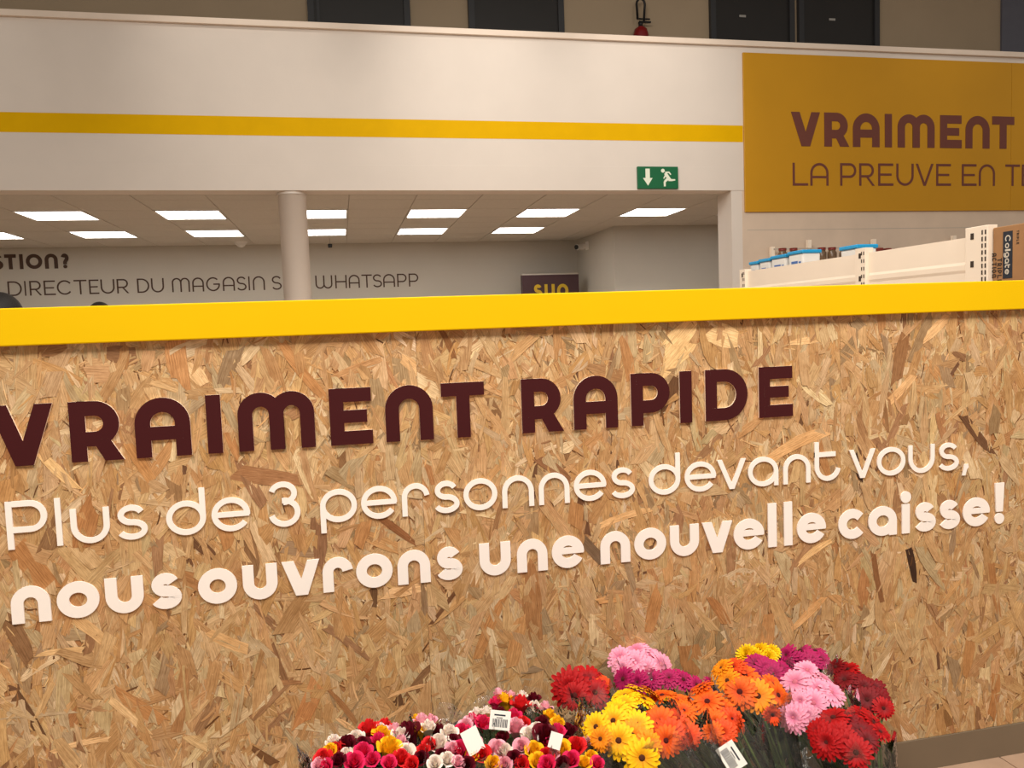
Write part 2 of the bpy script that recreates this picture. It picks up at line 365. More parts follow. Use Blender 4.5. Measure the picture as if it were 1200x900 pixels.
# floor with tiles on the customer side
fl = boxo('floor', -7, 12, -3, 16, -.12, -.004, M_GROUT); struct(fl)
bm = bmesh.new(); ts = .60; gp = .005
box(bm, -ts/2+gp/2, ts/2-gp/2, -ts/2+gp/2, ts/2-gp/2, -.004, 0.0, 0, .0015); tile_me = bpy.data.meshes.new('floor_tile'); bm.to_mesh(tile_me); bm.free(); tile_me.materials.append(M_FLOOR)
j = on_z(1170, 886, 0)      # one joint of the visible floor
for ix in range(-5, 4):
    for iy in range(-2, 7):
        o = bpy.data.objects.new('floor_tile', tile_me); C.objects.link(o); o.parent = fl
        o.location = (j.x + (ix+.5)*ts, 2.19-ts/2*.1 - (iy)*ts + .0, 0)
for ix in range(4, 14):
    for iy in range(-8, 7):
        o = bpy.data.objects.new('floor_tile', tile_me); C.objects.link(o); o.parent = fl
        o.location = (j.x + (ix+.5)*ts, 2.16 - iy*ts, 0)

# mezzanine front wall (with opening below), parts: stripe, coping
mez = boxo('wall_front', -7, 12, YM, YM+.22, ZC, 4.225, M_PLASTER); struct(mez)
boxo('painted_stripe', -7, 4.07, YM-.0015, YM+.001, 3.283, 3.448, M_STRIPE, mez)
cop = boxo('trim_1', -7, 12, YM-.035, YM+.26, 4.225, 4.279, M_COPING, None, .004); struct(cop)
# faint board joint near the bottom of the mezzanine front
boxo('drip_board', -7, 4.07, YM-.004, YM, ZC, 3.03, M_PLASTER, mez, .001)
rw = boxo('wall_right', 4.05, 12, YM, YM+.22, 0, ZC, M_BLOCK); struct(rw)
for zz in (2.40, 2.0, 1.6):
    boxo('mortar_joint', 4.1, 12, YM-.001, YM+.001, zz-.003, zz+.003, M_GRID, rw)
rj = boxo('wall_jamb', 3.93, 4.05, YM+.001, YM+.30, 0, ZC, M_PLASTER); struct(rj)
slab = boxo('upper_floor', -7, 12, YM+.22, 9.3, 3.05, 3.27, M_BLOCK); struct(slab)
uw = boxo('wall_upper', -7, 12, 9.30, 9.45, 3.27, 6.4, M_UP); struct(uw)
uc = boxo('ceiling_upper_shade', -7, 12, 7.9, 9.45, 6.4, 6.5, M_UP); struct(uc)  # unseen ceiling, added to shade the upper wall

def door(n, x0, x1, mleaf, plate=None, frame=True, two=False):
    z0, z1 = 3.27, 5.75
    d = boxo('door_%d' % n, x0+.06, x1-.06, 9.27, 9.30, z0, z1-.06, mleaf); struct(d)
    if frame:
        boxo('door_frame', x0, x0+.07, 9.24, 9.30, z0, z1, M_DOORF, d); boxo('door_frame', x1-.07, x1, 9.24, 9.30, z0, z1, M_DOORF, d)
        boxo('door_frame', x0+.07, x1-.07, 9.24, 9.30, z1-.07, z1, M_DOORF, d)
    if two: boxo('door_edge', x0+.10, x0+.13, 9.255, 9.27, z0, z1-.07, M_DOORF, d)
    if plate: boxo('door_plate', plate[0]-.045, plate[0]+.045, 9.262, 9.27, plate[1]-.015, plate[1]+.015, M_METAL, d, .003)
    boxo('door_handle', x1-.20, x1-.10, 9.21, 9.235, 4.28, 4.30, M_METAL, d, .005)
p1 = on_y(870, 19, 9.27); p2 = on_y(975, 23, 9.27)
door(1, -.20, .93, M_DOOR, None, True, True); door(2, 1.60, 2.74, M_DOOR)
door(3, 4.61, 5.75, M_DOOR, (p1.x, p1.z)); door(4, 5.81, 6.96, M_DOOR, (p2.x, p2.z))
door(5, 8.78, 10.2, M_GREY, None, False)

# room under the mezzanine
wb = boxo('wall_back', -7, 3.62, 11.90, 12.05, 0, ZC+.2, M_INWALL); struct(wb)
bm = bmesh.new(); box(bm, 3.62, 3.75, 10.20, 12.05, 0, ZC+.2); box(bm, 3.75, 7.0, 10.20, 10.32, 0, ZC+.2); struct(from_bm('wall_side', bm, M_INWALL))
wl = boxo('wall_left', -7.1, -7, 2.3, 12.05, 0, 6.4, M_INWALL); struct(wl)
# suspended ceiling: grid + tiles with light panels let in
LX = [-4.38, -3.095, -1.805, -.52, .745, 2.035, 3.31, 4.62]
gx = []; x = -6.94
gx = [-.52 + .6425*k for k in range(-10, 12)]
gy = [7.72, 8.00, 8.62, 9.25, 9.72, 10.20, 10.84, 11.38, 11.90]
LROW = {2: [k for k in range(len(gx)) if (k-10) % 2 == 0], 5: [k for k in range(len(gx)) if (k-10) % 2 == 0]}
cg = boxo('ceiling', -7, 7, YM+.22, 11.9, ZC+.006, ZC+.04, M_GRID); struct(cg)
def tile_mesh(w, d):
    bm = bmesh.new(); g = .005; box(bm, g, w-g, g, d-g, .002, .010, 0, .002); me = bpy.data.meshes.new('ceiling_tile'); bm.to_mesh(me); bm.free(); me.materials.append(M_TILE); return me
tcache = {}
lights = []
for r in range(len(gy)-1):
    for k in range(len(gx)-1):
        if gx[k] > 5.6: continue
        if r in LROW and k in LROW[r] and gx[k] < 5.5:
            lights.append((r, k)); continue
        key = r
        if key not in tcache: tcache[key] = tile_mesh(.6425, gy[r+1]-gy[r])
        o = bpy.data.objects.new('ceiling_tile', tcache[key]); C.objects.link(o); o.parent = cg; o.location = (gx[k], gy[r], ZC-.004)
front = [k for r, k in lights if r == 2]; back = [k for r, k in lights if r == 5]
ordn = ['first', 'second', 'third', 'fourth', 'fifth', 'sixth', 'seventh', 'eighth', 'ninth', 'tenth', 'eleventh']
COLX = -.39
for r, k in lights:
    if gx[k] < -5.6 or (r == 5 and gx[k] > 3.2) or gx[k] > 5.0: 
        o = bpy.data.objects.new('ceiling_tile', tcache.setdefault(r, tile_mesh(.6425, gy[r+1]-gy[r]))); C.objects.link(o); o.parent = cg; o.location = (gx[k], gy[r], ZC-.004); continue
    x0, y0, dx, dy = gx[k], gy[r], .6425, gy[r+1]-gy[r]
    n = int(round((gx[k]+.52)/1.285))
    row = 'front' if r == 2 else 'rear'
    if n == 0: lab = 'square white ceiling light of the %s row, partly behind the round column' % row
    elif n < 0: lab = 'square white ceiling light of the %s row, %s to the left of the round column' % (row, ordn[-n-1])
    else: lab = 'square white ceiling light of the %s row, %s to the right of the round column' % (row, ordn[n-1])
    t = thing('ceiling_light', lab, 'ceiling light', (x0+dx/2, y0+dy/2, ZC), 'square light panels in the suspended ceiling')
    bm = bmesh.new(); a = dx/2-.006; b = dy/2-.006; f = .016
    box(bm, -a, a, -b, -b+f, -.010, .006); box(bm, -a, a, b-f, b, -.010, .006); box(bm, -a, -a+f, -b+f, b-f, -.010, .006); box(bm, a-f, a, -b+f, b-f, -.010, .006)
    from_bm('frame', bm, M_FRAME, t)
    bm = bmesh.new(); box(bm, -a+f, a-f, -b+f, b-f, -.006, .004); from_bm('diffuser', bm, M_PANEL, t)

# round column
ct = thing('column', 'round white column under the mezzanine edge, behind the yellow rail', 'column', (COLX, YM+.14, 0))
bm = bmesh.new(); tube(bm, [(0, 0, 0), (0, 0, ZC)], .125, 40); from_bm('shaft', bm, M_PLASTER, ct)
bm = bmesh.new(); tube(bm, [(0, 0, ZC-.025), (0, 0, ZC-.001)], .135, 40); from_bm('collar', bm, M_PLASTER, ct)
bm = bmesh.new(); tube(bm, [(0, 0, 0), (0, 0, .10)], .135, 40); from_bm('base_ring', bm, M_GRID, ct)

# writing on the back wall
def row_y(txt, boxes, Y, zb, H, s, depth, mats, parent, xh=None, yb=None):
    for ch, (a, b) in zip(txt, boxes):
        if ch == ' ': continue
        ya = yb(a) if callable(yb) else yb
        x0 = on_y(a, yb(a), Y).x; x1 = on_y(b, yb(b), Y).x
        letter(ch, x1-x0, H, s, depth, mats, parent, wall_mtx(x0, Y, zb, parent))
YW = 11.9
f1 = lambda x: 306 - .02*x
row_y('QUESTION?', [(-62, -43), (-40, -25), (-22, -12.5), (-10, 3.5), (5.4, 19), (22.8, 27), (30.3, 49.4), (52.4, 67.6), (71.5, 80.6)], YW, 2.515, .20, .046, .006, [M_BROWN3, M_BROWN3], wb, yb=f1)
f2 = lambda x: 338 - .019*x
row_y('DIRECTEUR', [(9.1, 25.6), (28.8, 30.4), (34.7, 48.8), (51.4, 65), (66.7, 85), (86.7, 101.8), (104.4, 116), (118, 134.3), (137, 151)], YW, 2.157, .198, .020, .005, [M_BROWN3, M_BROWN3], wb, yb=f2)
row_y('DU', [(160.8, 175), (177.2, 192.2)], YW, 2.157, .198, .020, .005, [M_BROWN3, M_BROWN3], wb, yb=f2)
row_y('MAGASIN', [(201.5, 222.5), (225.3, 239), (241.6, 257.9), (261, 275.1), (277.3, 288.8), (291.2, 292.8), (296.3, 310.4)], YW, 2.155, .198, .020, .005, [M_BROWN3, M_BROWN3], wb, yb=f2)
row_y('SUR', [(318.4, 330), (332.5, 346), (349, 361)], YW, 2.153, .198, .020, .005, [M_BROWN3, M_BROWN3], wb, yb=f2)
row_y('WHATSAPP', [(369.6, 389.5), (392.8, 406.4), (408.6, 421.6), (423.8, 436), (436.8, 447.6), (449, 462.8), (465.4, 476.6), (479, 490.3)], YW, 2.152, .192, .020, .005, [M_BROWN3, M_BROWN3], wb, yb=f2)

# small devices
def dome(name, label, cat, P, r, m):
    t = thing(name, label, cat, P); bm = bmesh.new(); tube(bm, [(0, 0, 0), (0, 0, -.02), (0, 0, -.035)], [r, r*.95, r*.8], 16); from_bm('base', bm, M_FRAME, t)
    bm = bmesh.new(); tube(bm, [(0, 0, -.035), (0, 0, -.055), (0, 0, -.075)], [r*.7, r*.62, r*.3], 16); from_bm('dome', bm, m, t); return t
q = on_z(284, 285, ZC); dome('smoke_detector', 'small round detector on the suspended ceiling left of the round column', 'detector', (q.x, min(q.y, 11.5), ZC), .09, M_FRAME)
q = on_z(387, 284, ZC)
t = thing('ceiling_sensor', 'tiny black sensor hanging from the ceiling right of the round column', 'sensor', (q.x, 11.2, ZC))
bm = bmesh.new(); tube(bm, [(0, 0, 0), (0, 0, -.10)], .006, 8); from_bm('stem', bm, M_GRID, t)
bm = bmesh.new(); tube(bm, [(0, 0, -.08), (0, 0, -.13)], [.03, .026], 12); from_bm('sensor_head', bm, M_BLACK, t)
t = thing('security_camera', 'small white security camera with dark lens high on the side wall', 'camera', (3.62, 11.35, 2.66))
bm = bmesh.new(); box(bm, -.02, 0, -.05, .05, -.06, .06, 0, .004); from_bm('mount', bm, M_FRAME, t)
bm = bmesh.new(); tube(bm, [(-.01, 0, .0), (-.10, -.05, -.02), (-.2, -.10, -.03)], [.03, .042, .042], 14); from_bm('camera_body', bm, M_FRAME, t)
bm = bmesh.new(); tube(bm, [(-.199, -.10, -.03), (-.215, -.108, -.032)], [.036, .034], 14); from_bm('lens', bm, M_BLACK, t)

# maroon sign in the far corner
a = on_y(612.9, 345, 11.3); b = on_y(678.7, 345, 11.3); tp = on_y(645, 322, 11.3).z
t = thing('display_sign', 'maroon display stand with yellow lettering in the far corner', 'sign', ((a.x+b.x)/2, 11.3, 0))
hw = (b.x-a.x)/2
boxo('sign_board', t.location.x-hw, t.location.x+hw, 11.3, 11.42, .12, tp, M_SUP, t)
boxo('top_edge', t.location.x-hw, t.location.x+hw, 11.295, 11.43, tp, tp+.02, M_GRID, t)
boxo('foot', t.location.x-hw-.05, t.location.x+hw+.05, 11.15, 11.6, 0, .12, M_BLACK, t)
for ch, (u, v) in zip('sup', [(625.3, 635.4), (638.2, 650), (652.8, 666)]):
    x0 = on_y(u, 340, 11.3).x; x1 = on_y(v, 340, 11.3).x; zt = on_y(645, 333, 11.3).z
    hh = .20; dp = .10 if ch == 'p' else 0
    letter(ch, x1-x0, hh+dp, .045, .006, [M_SUPY, M_SUPY], t, wall_mtx(x0, 11.3, zt-hh-dp, t), xh=hh)

# exit sign
e0 = on_y(747, 195, YM-.03); e1 = on_y(795, 221, YM-.03)
t = thing('exit_sign', 'green exit sign with white arrow and running figure on the mezzanine edge', 'sign', ((e0.x+e1.x)/2, YM-.004, (e0.z+e1.z)/2))
ew, eh = (e1.x-e0.x)/2, (e0.z-e1.z)/2
bm = bmesh.new(); box(bm, -ew, ew, -.028, 0, -eh, eh, 0, .003); from_bm('sign_body', bm, M_GREEN, t)
def flat(name, polys, m, parent, y, sc=(1, 1), off=(0, 0)):
    bm = bmesh.new()
    for k, P in enumerate(polys):
        vs = [bm.verts.new((off[0]+p[0]*sc[0], y-.0002*k, off[1]+p[1]*sc[1])) for p in P]
        f = bm.faces.new(vs)
    bmesh.ops.triangulate(bm, faces=bm.faces)
    r = bmesh.ops.extrude_face_region(bm, geom=bm.faces[:]); bmesh.ops.translate(bm, vec=(0, .0022, 0), verts=[v for v in r['geom'] if isinstance(v, bmesh.types.BMVert)])
    bmesh.ops.recalc_face_normals(bm, faces=bm.faces)
    return from_bm(name, bm, m, parent)
# pixel-like sign units: sign spans 255..972 x 232..612 in a drawing grid
gxs = lambda x: (x-613.5)/358.5*ew
gzs = lambda z: -(z-422)/190*eh
G = lambda L: [(gxs(x), gzs(z)) for x, z in L]
flat('arrow', [G([(392, 270), (468, 270), (468, 432), (392, 432)]), G([(345, 430), (515, 430), (432, 562)])], M_EXW, t, -.0285)
def seg(a, b, w0, w1):
    A = Vector(a); B = Vector(b); d = (B-A).normalized(); n = Vector((-d.y, d.x)); return [tuple(A+n*w0), tuple(B+n*w1), tuple(B-n*w1), tuple(A-n*w0)]
fig = [G([(700+34*math.cos(k*PI/6), 304+34*math.sin(k*PI/6)) for k in range(12)]), G(seg((742, 345), (815, 460), 26, 30)),
       G(seg((740, 335), (810, 330), 14, 12)), G(seg((805, 328), (840, 372), 12, 10)), G(seg((745, 380), (712, 440), 12, 9)),
       G(seg((775, 450), (728, 495), 24, 18)), G(seg((728, 490), (728, 575), 18, 16)), G(seg((800, 460), (870, 468), 24, 16)), G(seg((860, 466), (915, 462), 16, 12))]
flat('running_figure', fig, M_EXW, t, -.0285)

# ochre banner
bx0, bx1, bz0, bz1 = 4.072, 9.6, 2.58, 4.165
bt = thing('wall_banner', 'large ochre yellow wall panel with brown lettering, upper right', 'sign', (6.0, YM-.02, bz0))
boxo('banner_panel', bx0, 7.26, YM-.022, YM-.001, bz0, bz1, M_BANNER, bt, .003)
boxo('banner_panel', 7.263, bx1, YM-.022, YM-.001, bz0, bz1, M_BANNER, bt, .003)
YBN = YM-.022
f3 = lambda x: 152
z1 = on_y(1040, 173.8, YBN).z; z2 = on_y(1040, 134.3, YBN).z
row_y('VRAIMENT', [(927, 960.8), (965.8, 995), (999.3, 1030.5), (1036.8, 1045), (1051.8, 1095), (1101.5, 1126.8), (1131.3, 1159.5), (1162.5, 1188.3)], YBN, 3.245, .345, .087, .004, [M_BROWN2, M_BROWN2], bt, yb=f3)
f4 = lambda x: 204
row_y('LAPREUVEENTE', [(928.8, 946.8), (949.5, 970.8), (984.5, 1003.3), (1006.8, 1025), (1029, 1046.8), (1050.3, 1070.5), (1073, 1093.8), (1097, 1114.3), (1127, 1144.3), (1147, 1165.8), (1178, 1195), (1197.4, 1214)], YBN, 2.845, .232, .025, .003, [M_BROWN2, M_BROWN2], bt, yb=f4)

# fire extinguisher on the upper wall
q = on_y(751, 40, 9.18)
t = thing('fire_extinguisher', 'red fire extinguisher with black hose on the upper wall', 'fire extinguisher', (q.x, 9.18, q.z-.45))
zt = q.z+.085-(q.z-.45)
bm = bmesh.new(); tube(bm, [(0, 0, 0), (0, 0, .02), (0, 0, zt-.09), (0, 0, zt-.03), (0, 0, zt)], [.075, .09, .09, .075, .03], 20); from_bm('cylinder_body', bm, M_RED, t)
bm = bmesh.new(); tube(bm, [(0, 0, zt), (0, 0, zt+.05)], [.025, .03], 12); box(bm, -.02, .13, -.012, .012, zt+.05, zt+.068, 0, .003); box(bm, -.02, .12, -.012, .012, zt+.085, zt+.10, 0, .003); from_bm('valve', bm, M_BLACK, t)
hz = zt+.05; pts = [(.04, 0, hz)] + [(-.005+.052*math.cos(a)+.0, -.03, hz+.20+.065*math.sin(a)) for a in [0, .5, 1.0, 1.57, 2.1, 2.7, 3.14]] + [(-.052, -.04, hz+.02)]
bm = bmesh.new(); tube(bm, pts, .014, 10); from_bm('hose', bm, M_BLACK, t)
boxo('wall_bracket', q.x-.03, q.x+.03, 9.27, 9.30, t.location.z+.2, t.location.z+.35, M_METAL, t)

# ================================================================== PARTITION
pt = thing('partition', 'long chipboard partition with yellow top rail and raised French lettering', 'partition', (.5, YB, 0))
SE = [-2.36, -1.06, .194, 1.497, 2.755]
ZB0, ZB1 = .107, 1.50
def tcol(rgb): return lin(rgb)
PAL = [((214, 185, 144), 9), ((209, 176, 132), 20), ((203, 165, 120), 24), ((196, 155, 107), 16), ((201, 158, 110), 6), ((188, 140, 96), 1.2), ((225, 201, 164), 7), ((175, 135, 97), 2.4), ((155, 117, 83), 1.3), ((171, 144, 110), 4), ((199, 176, 139), 7), ((116, 83, 59), 0.6)]
pc = [tcol(c) for c, w in PAL]; pw = [w for c, w in PAL]
def flake_poly(L, w, rnd):
    n = 3
    pts = []
    bow = rnd.uniform(-.06, .06)*L
    taper0, taper1 = rnd.uniform(.35, 1), rnd.uniform(.35, 1)
    sk0, sk1 = rnd.uniform(-.5, .5)*w, rnd.uniform(-.5, .5)*w
    def half(t): return w/2*(min(1, taper0+(1-taper0)*t*3.2) if t < .5 else min(1, taper1+(1-taper1)*(1-t)*3.2))*(1+rnd.uniform(-.1, .1))
    ts_ = [0, .22, .5, .78, 1]
    top = []; bot = []
    for t_ in ts_:
        x = (t_-.5)*L; y = bow*(1-(2*t_-1)**2); hh = half(t_)
        top.append((x + (sk0 if t_ == 0 else sk1 if t_ == 1 else 0), y+hh)); bot.append((x - (sk0 if t_ == 0 else sk1 if t_ == 1 else 0), y-hh))
    # splintered ends
    e1 = [(L/2 - rnd.uniform(.0, .05)*L, y_) for y_ in (rnd.uniform(-.2, .2)*w,)]
    e0 = [(-L/2 + rnd.uniform(.0, .05)*L, rnd.uniform(-.2, .2)*w)]
    return top + e1 + bot[::-1] + e0
def clip(P, x0, x1, z0, z1):
    def cut(P, ins, inter):
        out = []
        for i in range(len(P)):
            a, b = P[i-1], P[i]; ia, ib = ins(a), ins(b)
            if ib:
                if not ia: out.append(inter(a, b))
                out.append(b)
            elif ia: out.append(inter(a, b))
        return out
    def ix(v): return lambda a, b: tuple(a[k]+(b[k]-a[k])*((v-a[0])/(b[0]-a[0])) for k in range(5))
    def iz(v): return lambda a, b: tuple(a[k]+(b[k]-a[k])*((v-a[1])/(b[1]-a[1])) for k in range(5))
    for ins, f in ((lambda p: p[0] >= x0, ix(x0)), (lambda p: p[0] <= x1, ix(x1)), (lambda p: p[1] >= z0, iz(z0)), (lambda p: p[1] <= z1, iz(z1))):
        if not P: return P
        P = cut(P, ins, f)
    return P
class Flakes:
    def __init__(s): s.v = []; s.f = []; s.uv = []; s.col = []
    def add(s, cx, cz, ang, L, w, off, tilt, col, rnd, x0, x1, thick=.0006):
        ca, sa = math.cos(ang), math.sin(ang); uo, vo = rnd.uniform(0, 9), rnd.uniform(0, 9)
        P = [(cx+x*ca-y*sa, cz+x*sa+y*ca, off + x*tilt[0] + y*tilt[1], uo+x, vo+y) for x, y in flake_poly(L, w, rnd)]
        P = clip(P, x0, x1, ZB0, ZB1)
        if len(P) < 3: return
        b = len(s.v); n = len(P)
        for p in P: s.v.append((p[0]-.5, -max(.0002, p[2]), p[1]))
        for p in P: s.v.append((p[0]-.5, min(-.0001+0, -p[2]+thick), p[1]))
        s.f.append(tuple(range(b, b+n))[::-1]); s.uv += [(p[3], p[4]) for p in P][::-1]; s.col += [col]*n
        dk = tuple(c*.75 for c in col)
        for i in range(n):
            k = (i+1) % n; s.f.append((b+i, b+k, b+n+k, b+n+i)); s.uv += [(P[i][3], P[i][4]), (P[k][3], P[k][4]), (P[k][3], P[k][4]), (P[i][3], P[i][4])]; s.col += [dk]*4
    def build(s, name, parent):
        me = bpy.data.meshes.new(name); me.from_pydata(s.v, [], s.f)
        u = me.uv_layers.new(name='UVMap'); u.data.foreach_set('uv', np.array(s.uv, 'f').ravel())
        a = me.color_attributes.new('tone', 'FLOAT_COLOR', 'CORNER'); c = np.ones((len(s.col), 4), 'f'); c[:, :3] = s.col; a.data.foreach_set('color', c.ravel())
        o = finish(name, me, M_OSB, parent); return o
def jit(c, rnd, a=.10):
    k = 1+rnd.uniform(-a, a); return (c[0]*k, c[1]*k*(1+rnd.uniform(-.03, .03)), c[2]*k*(1+rnd.uniform(-.07, .07)))
# flakes one can pick out in the photograph: (from px, to px, width px, colour)
BIG = [((45, 529), (90, 572), 12, (244, 206, 150)), ((778, 424), (812, 384), 36, (248, 214, 160)), ((834, 388), (864, 398), 24, (246, 212, 160)), ((1050, 447), (1060, 392), 17, (160, 118, 80)),
 ((935, 661), (975, 633), 8, (248, 208, 152)), ((1064, 643), (1071, 681), 9, (66, 44, 32)), ((903, 538), (968, 506), 13, (236, 190, 136)), ((278, 553), (350, 562), 20, (176, 130, 92)),
 ((222, 426), (240, 450), 16, (244, 208, 160)), ((42, 413), (78, 405), 18, (168, 128, 90)), ((145, 400), (146, 434), 11, (168, 122, 78)), ((630, 537), (668, 563), 12, (154, 112, 80)),
 ((620, 655), (628, 748), 22, (160, 110, 68)), ((703, 616), (762, 597), 8, (240, 196, 142)), ((450, 697), (498, 688), 13, (244, 204, 156)), ((494, 684), (496, 722), 7, (158, 130, 100)),
 ((505, 731), (533, 694), 5, (120, 84, 56)), ((440, 602), (486, 636), 9, (150, 102, 66)), ((178, 559), (203, 520), 15, (196, 146, 96)), ((150, 520), (178, 563), 13, (208, 152, 96)),
 ((676, 588), (674, 620), 20, (180, 128, 80)), ((684, 634), (704, 655), 11, (128, 104, 82)), ((1001, 533), (1008, 563), 8, (78, 54, 40)), ((1023, 648), (1033, 704), 7, (150, 106, 70)),
 ((1168, 480), (1164, 508), 14, (160, 132, 96)), ((42, 768), (98, 761), 8, (238, 200, 148)), ((130, 820), (176, 863), 9, (240, 204, 154)), ((138, 810), (192, 846), 17, (196, 138, 84)),
 ((205, 862), (216, 778), 15, (166, 120, 78)), ((62, 881), (128, 866), 8, (240, 200, 150)), ((88, 726), (132, 762), 14, (226, 186, 134)), ((332, 742), (362, 694), 22, (184, 146, 102)),
 ((296, 876), (322, 894), 9, (126, 88, 56)), ((385, 808), (417, 847), 6, (158, 106, 66)), ((396, 842), (417, 856), 6, (240, 196, 146)), ((443, 846), (480, 821), 4, (240, 196, 146)), ((456, 816), (502, 802), 5, (236, 190, 140)),
 ((812, 780), (850, 750), 6, (238, 188, 132)), ((806, 756), (812, 790), 26, (192, 128, 76)), ((206, 398), (216, 452), 24, (204, 146, 94)), ((330, 400), (386, 470), 13, (200, 142, 90)),
 ((727, 396), (738, 446), 13, (186, 134, 86)), ((1083, 398), (1112, 368), 12, (244, 202, 150)), ((1088, 428), (1122, 472), 13, (200, 150, 98)), ((925, 402), (962, 398), 7, (246, 206, 154)),
 ((1042, 470), (1070, 440), 9, (236, 192, 140)), ((640, 392), (668, 372), 8, (236, 192, 138)), ((515, 385), (532, 420), 7, (150, 106, 66)), ((470, 420), (500, 445), 14, (232, 190, 138)),
 ((350, 850), (372, 800), 22, (206, 140, 88)), ((85, 850), (92, 838), 24, (166, 110, 66)), ((600, 780), (612, 720), 18, (214, 160, 104)), ((560, 770), (590, 700), 13, (196, 136, 82)),
 ((1120, 560), (1128, 600), 12, (196, 142, 90)), ((1130, 790), (1136, 730), 14, (186, 132, 80)), ((1170, 720), (1160, 660), 10, (170, 116, 70)), ((1112, 850), (1108, 820), 12, (150, 112, 70)),
 ((1160, 840), (1166, 790), 12, (176, 116, 64)), ((895, 775), (900, 720), 16, (206, 150, 96)), ((830, 700), (850, 730), 12, (186, 126, 76)), ((925, 740), (965, 700), 9, (234, 184, 128)), ((960, 520), (972, 560), 9, (178, 124, 78)),
 ((20, 640), (60, 690), 26, (184, 128, 78)), ((96, 640), (110, 590), 24, (176, 118, 70)), ((5, 590), (12, 560), 20, (212, 164, 108)), ((170, 700), (200, 720), 12, (206, 160, 108)), ((245, 740), (290, 760), 14, (228, 186, 134)),
 ((260, 600), (268, 640), 18, (192, 136, 84)), ((420, 640), (430, 610), 16, (190, 134, 84)), ((395, 700), (410, 745), 12, (204, 154, 100)), ((700, 705), (735, 700), 10, (226, 176, 120)), ((760, 740), (772, 690), 18, (200, 142, 88))]
rnd = random.Random(11)
AREA_W = 1.30
for pi in range(4):
    x0, x1 = SE[pi]+.0003, SE[pi+1]-.0003
    panel = boxo('osb_panel', x0, x1, YB, YB+.018, ZB0, ZB1, mat('osb_core', (168, 116, 70), .8, noise=.2, nscale=40), pt)
    F = Flakes(); vis = pi > 0
    nn = 7600 if vis else 2600
    for k in range(nn):
        t_ = k/nn
        if rnd.random() < (.60 if t_ < .5 else .30):
            L = rnd.uniform(.05, .19); w = rnd.uniform(.012, .046)
        else:
            L = rnd.uniform(.010, .070); w = rnd.uniform(.0015, .009)
        ang = PI/2 + rnd.gauss(0, .42) if rnd.random() < .72 else rnd.uniform(0, PI)
        cx = rnd.uniform(x0-.03, x1+.03); cz = rnd.uniform(ZB0-.03, ZB1+.02)
        c = jit(rnd.choices(pc, pw)[0], rnd, .12)
        if w < .005 and rnd.random() < .38: c = jit(rnd.choice([lin((148, 106, 66)), lin((112, 76, 46)), lin((240, 204, 152)), lin((232, 190, 136))]), rnd)
        F.add(cx, cz, ang, L, w, .0004+.0020*t_ + rnd.uniform(0, .0005), (rnd.gauss(0, .010), rnd.gauss(0, .035)), c, rnd, x0, x1)
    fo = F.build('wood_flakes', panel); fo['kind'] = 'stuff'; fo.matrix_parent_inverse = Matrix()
    for a, b, wp, c in BIG:
        if c[0]-c[2] > 84 and c[0] < 216: c = tuple(int(v*.6+w_*.4) for v, w_ in zip(c, (204, 162, 114)))
        A = on_y(a[0], a[1], YB); B = on_y(b[0], b[1], YB); cx, cz = (A.x+B.x)/2, (A.z+B.z)/2
        if not (x0 < cx < x1): continue
        Lm = math.hypot(B.x-A.x, B.z-A.z); sc = Lm/max(1, math.hypot(b[0]-a[0], b[1]-a[1]))
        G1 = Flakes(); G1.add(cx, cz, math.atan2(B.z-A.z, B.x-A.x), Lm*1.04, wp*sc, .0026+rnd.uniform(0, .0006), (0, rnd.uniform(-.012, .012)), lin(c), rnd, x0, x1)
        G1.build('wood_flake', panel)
# children built in partition-local coordinates (x-.5, y rel YB); panel objects sit at the partition origin
# yellow rail and plinth
boxo('top_rail', -2.36, 2.755, YB-.022, YB+.075, 1.497, 1.590, M_CAP, pt, .003)
for sx in (-2.36, -.5, 1.6, 2.70): boxo('frame_stud', sx, sx+.045, YB+.019, YB+.07, ZB0, 1.496, M_KRAFT, pt)
boxo('plinth', -2.36, 1.628, YB-.006, YB+.07, 0.0, .106, M_KICK, pt, .001)
boxo('plinth', 1.6295, 2.755, YB-.006, YB+.07, 0.0, .106, M_KICK, pt, .001)

# lettering, row 1
YL = YB-.0025
def xb(px, py): return on_y(px, py, YL).x
def board_row(items, zb, H, s, mats, depth, xh=None, desc=None):
    for it in items:
        ch, a, b = it[0], it[1], it[2]
        x0, x1 = xb(*a), xb(*b); hh, zz = H, zb; xx = None
        if xh:
            if ch in 'uosenrvaca': hh = xh
            if ch in 'uoseca3dpvi!' and ch != 'v' and ch not in 'i!a': pass
            if ch == 'p': zz = zb - (H-xh)*.86; hh = xh + (H-xh)*.86; xx = xh
            if ch in 'dti': xx = xh
            if ch == 't': hh = xh*1.36
            if ch == ',': hh = xh*.40; zz = zb-xh*.22
        letter(ch, x1-x0, hh, (x1-x0) if ch in 'Il' else s, depth, mats, pt, wall_mtx(x0, YL, zz, pt), xh=xx, label=desc % ch if desc else None)
ROW1 = [('V', (-14, 474), (62, 473)), ('R', (80, 472.5), (147, 537)), ('A', (158.3, 498), (224.7, 515)), ('I', (240.5, 465), (258, 463.5)), ('M', (278.7, 490), (368.7, 490)), ('E', (384.7, 457), (434.5, 455)),
 ('N', (451.1, 481), (507.2, 485)), ('T', (515.8, 451), (566.3, 447.4)), ('R', (609.5, 445), (660.5, 504)), ('A', (671.2, 467), (723, 470)), ('P', (737.8, 438), (783.7, 457)), ('I', (795, 435), (809.2, 435)), ('D', (825, 434), (875, 462)), ('E', (887.7, 431), (927.5, 429))]
board_row(ROW1, 1.198, .1535, .0375, [M_BROWN, M_CREAM], .006, desc='brown capital letter %s')
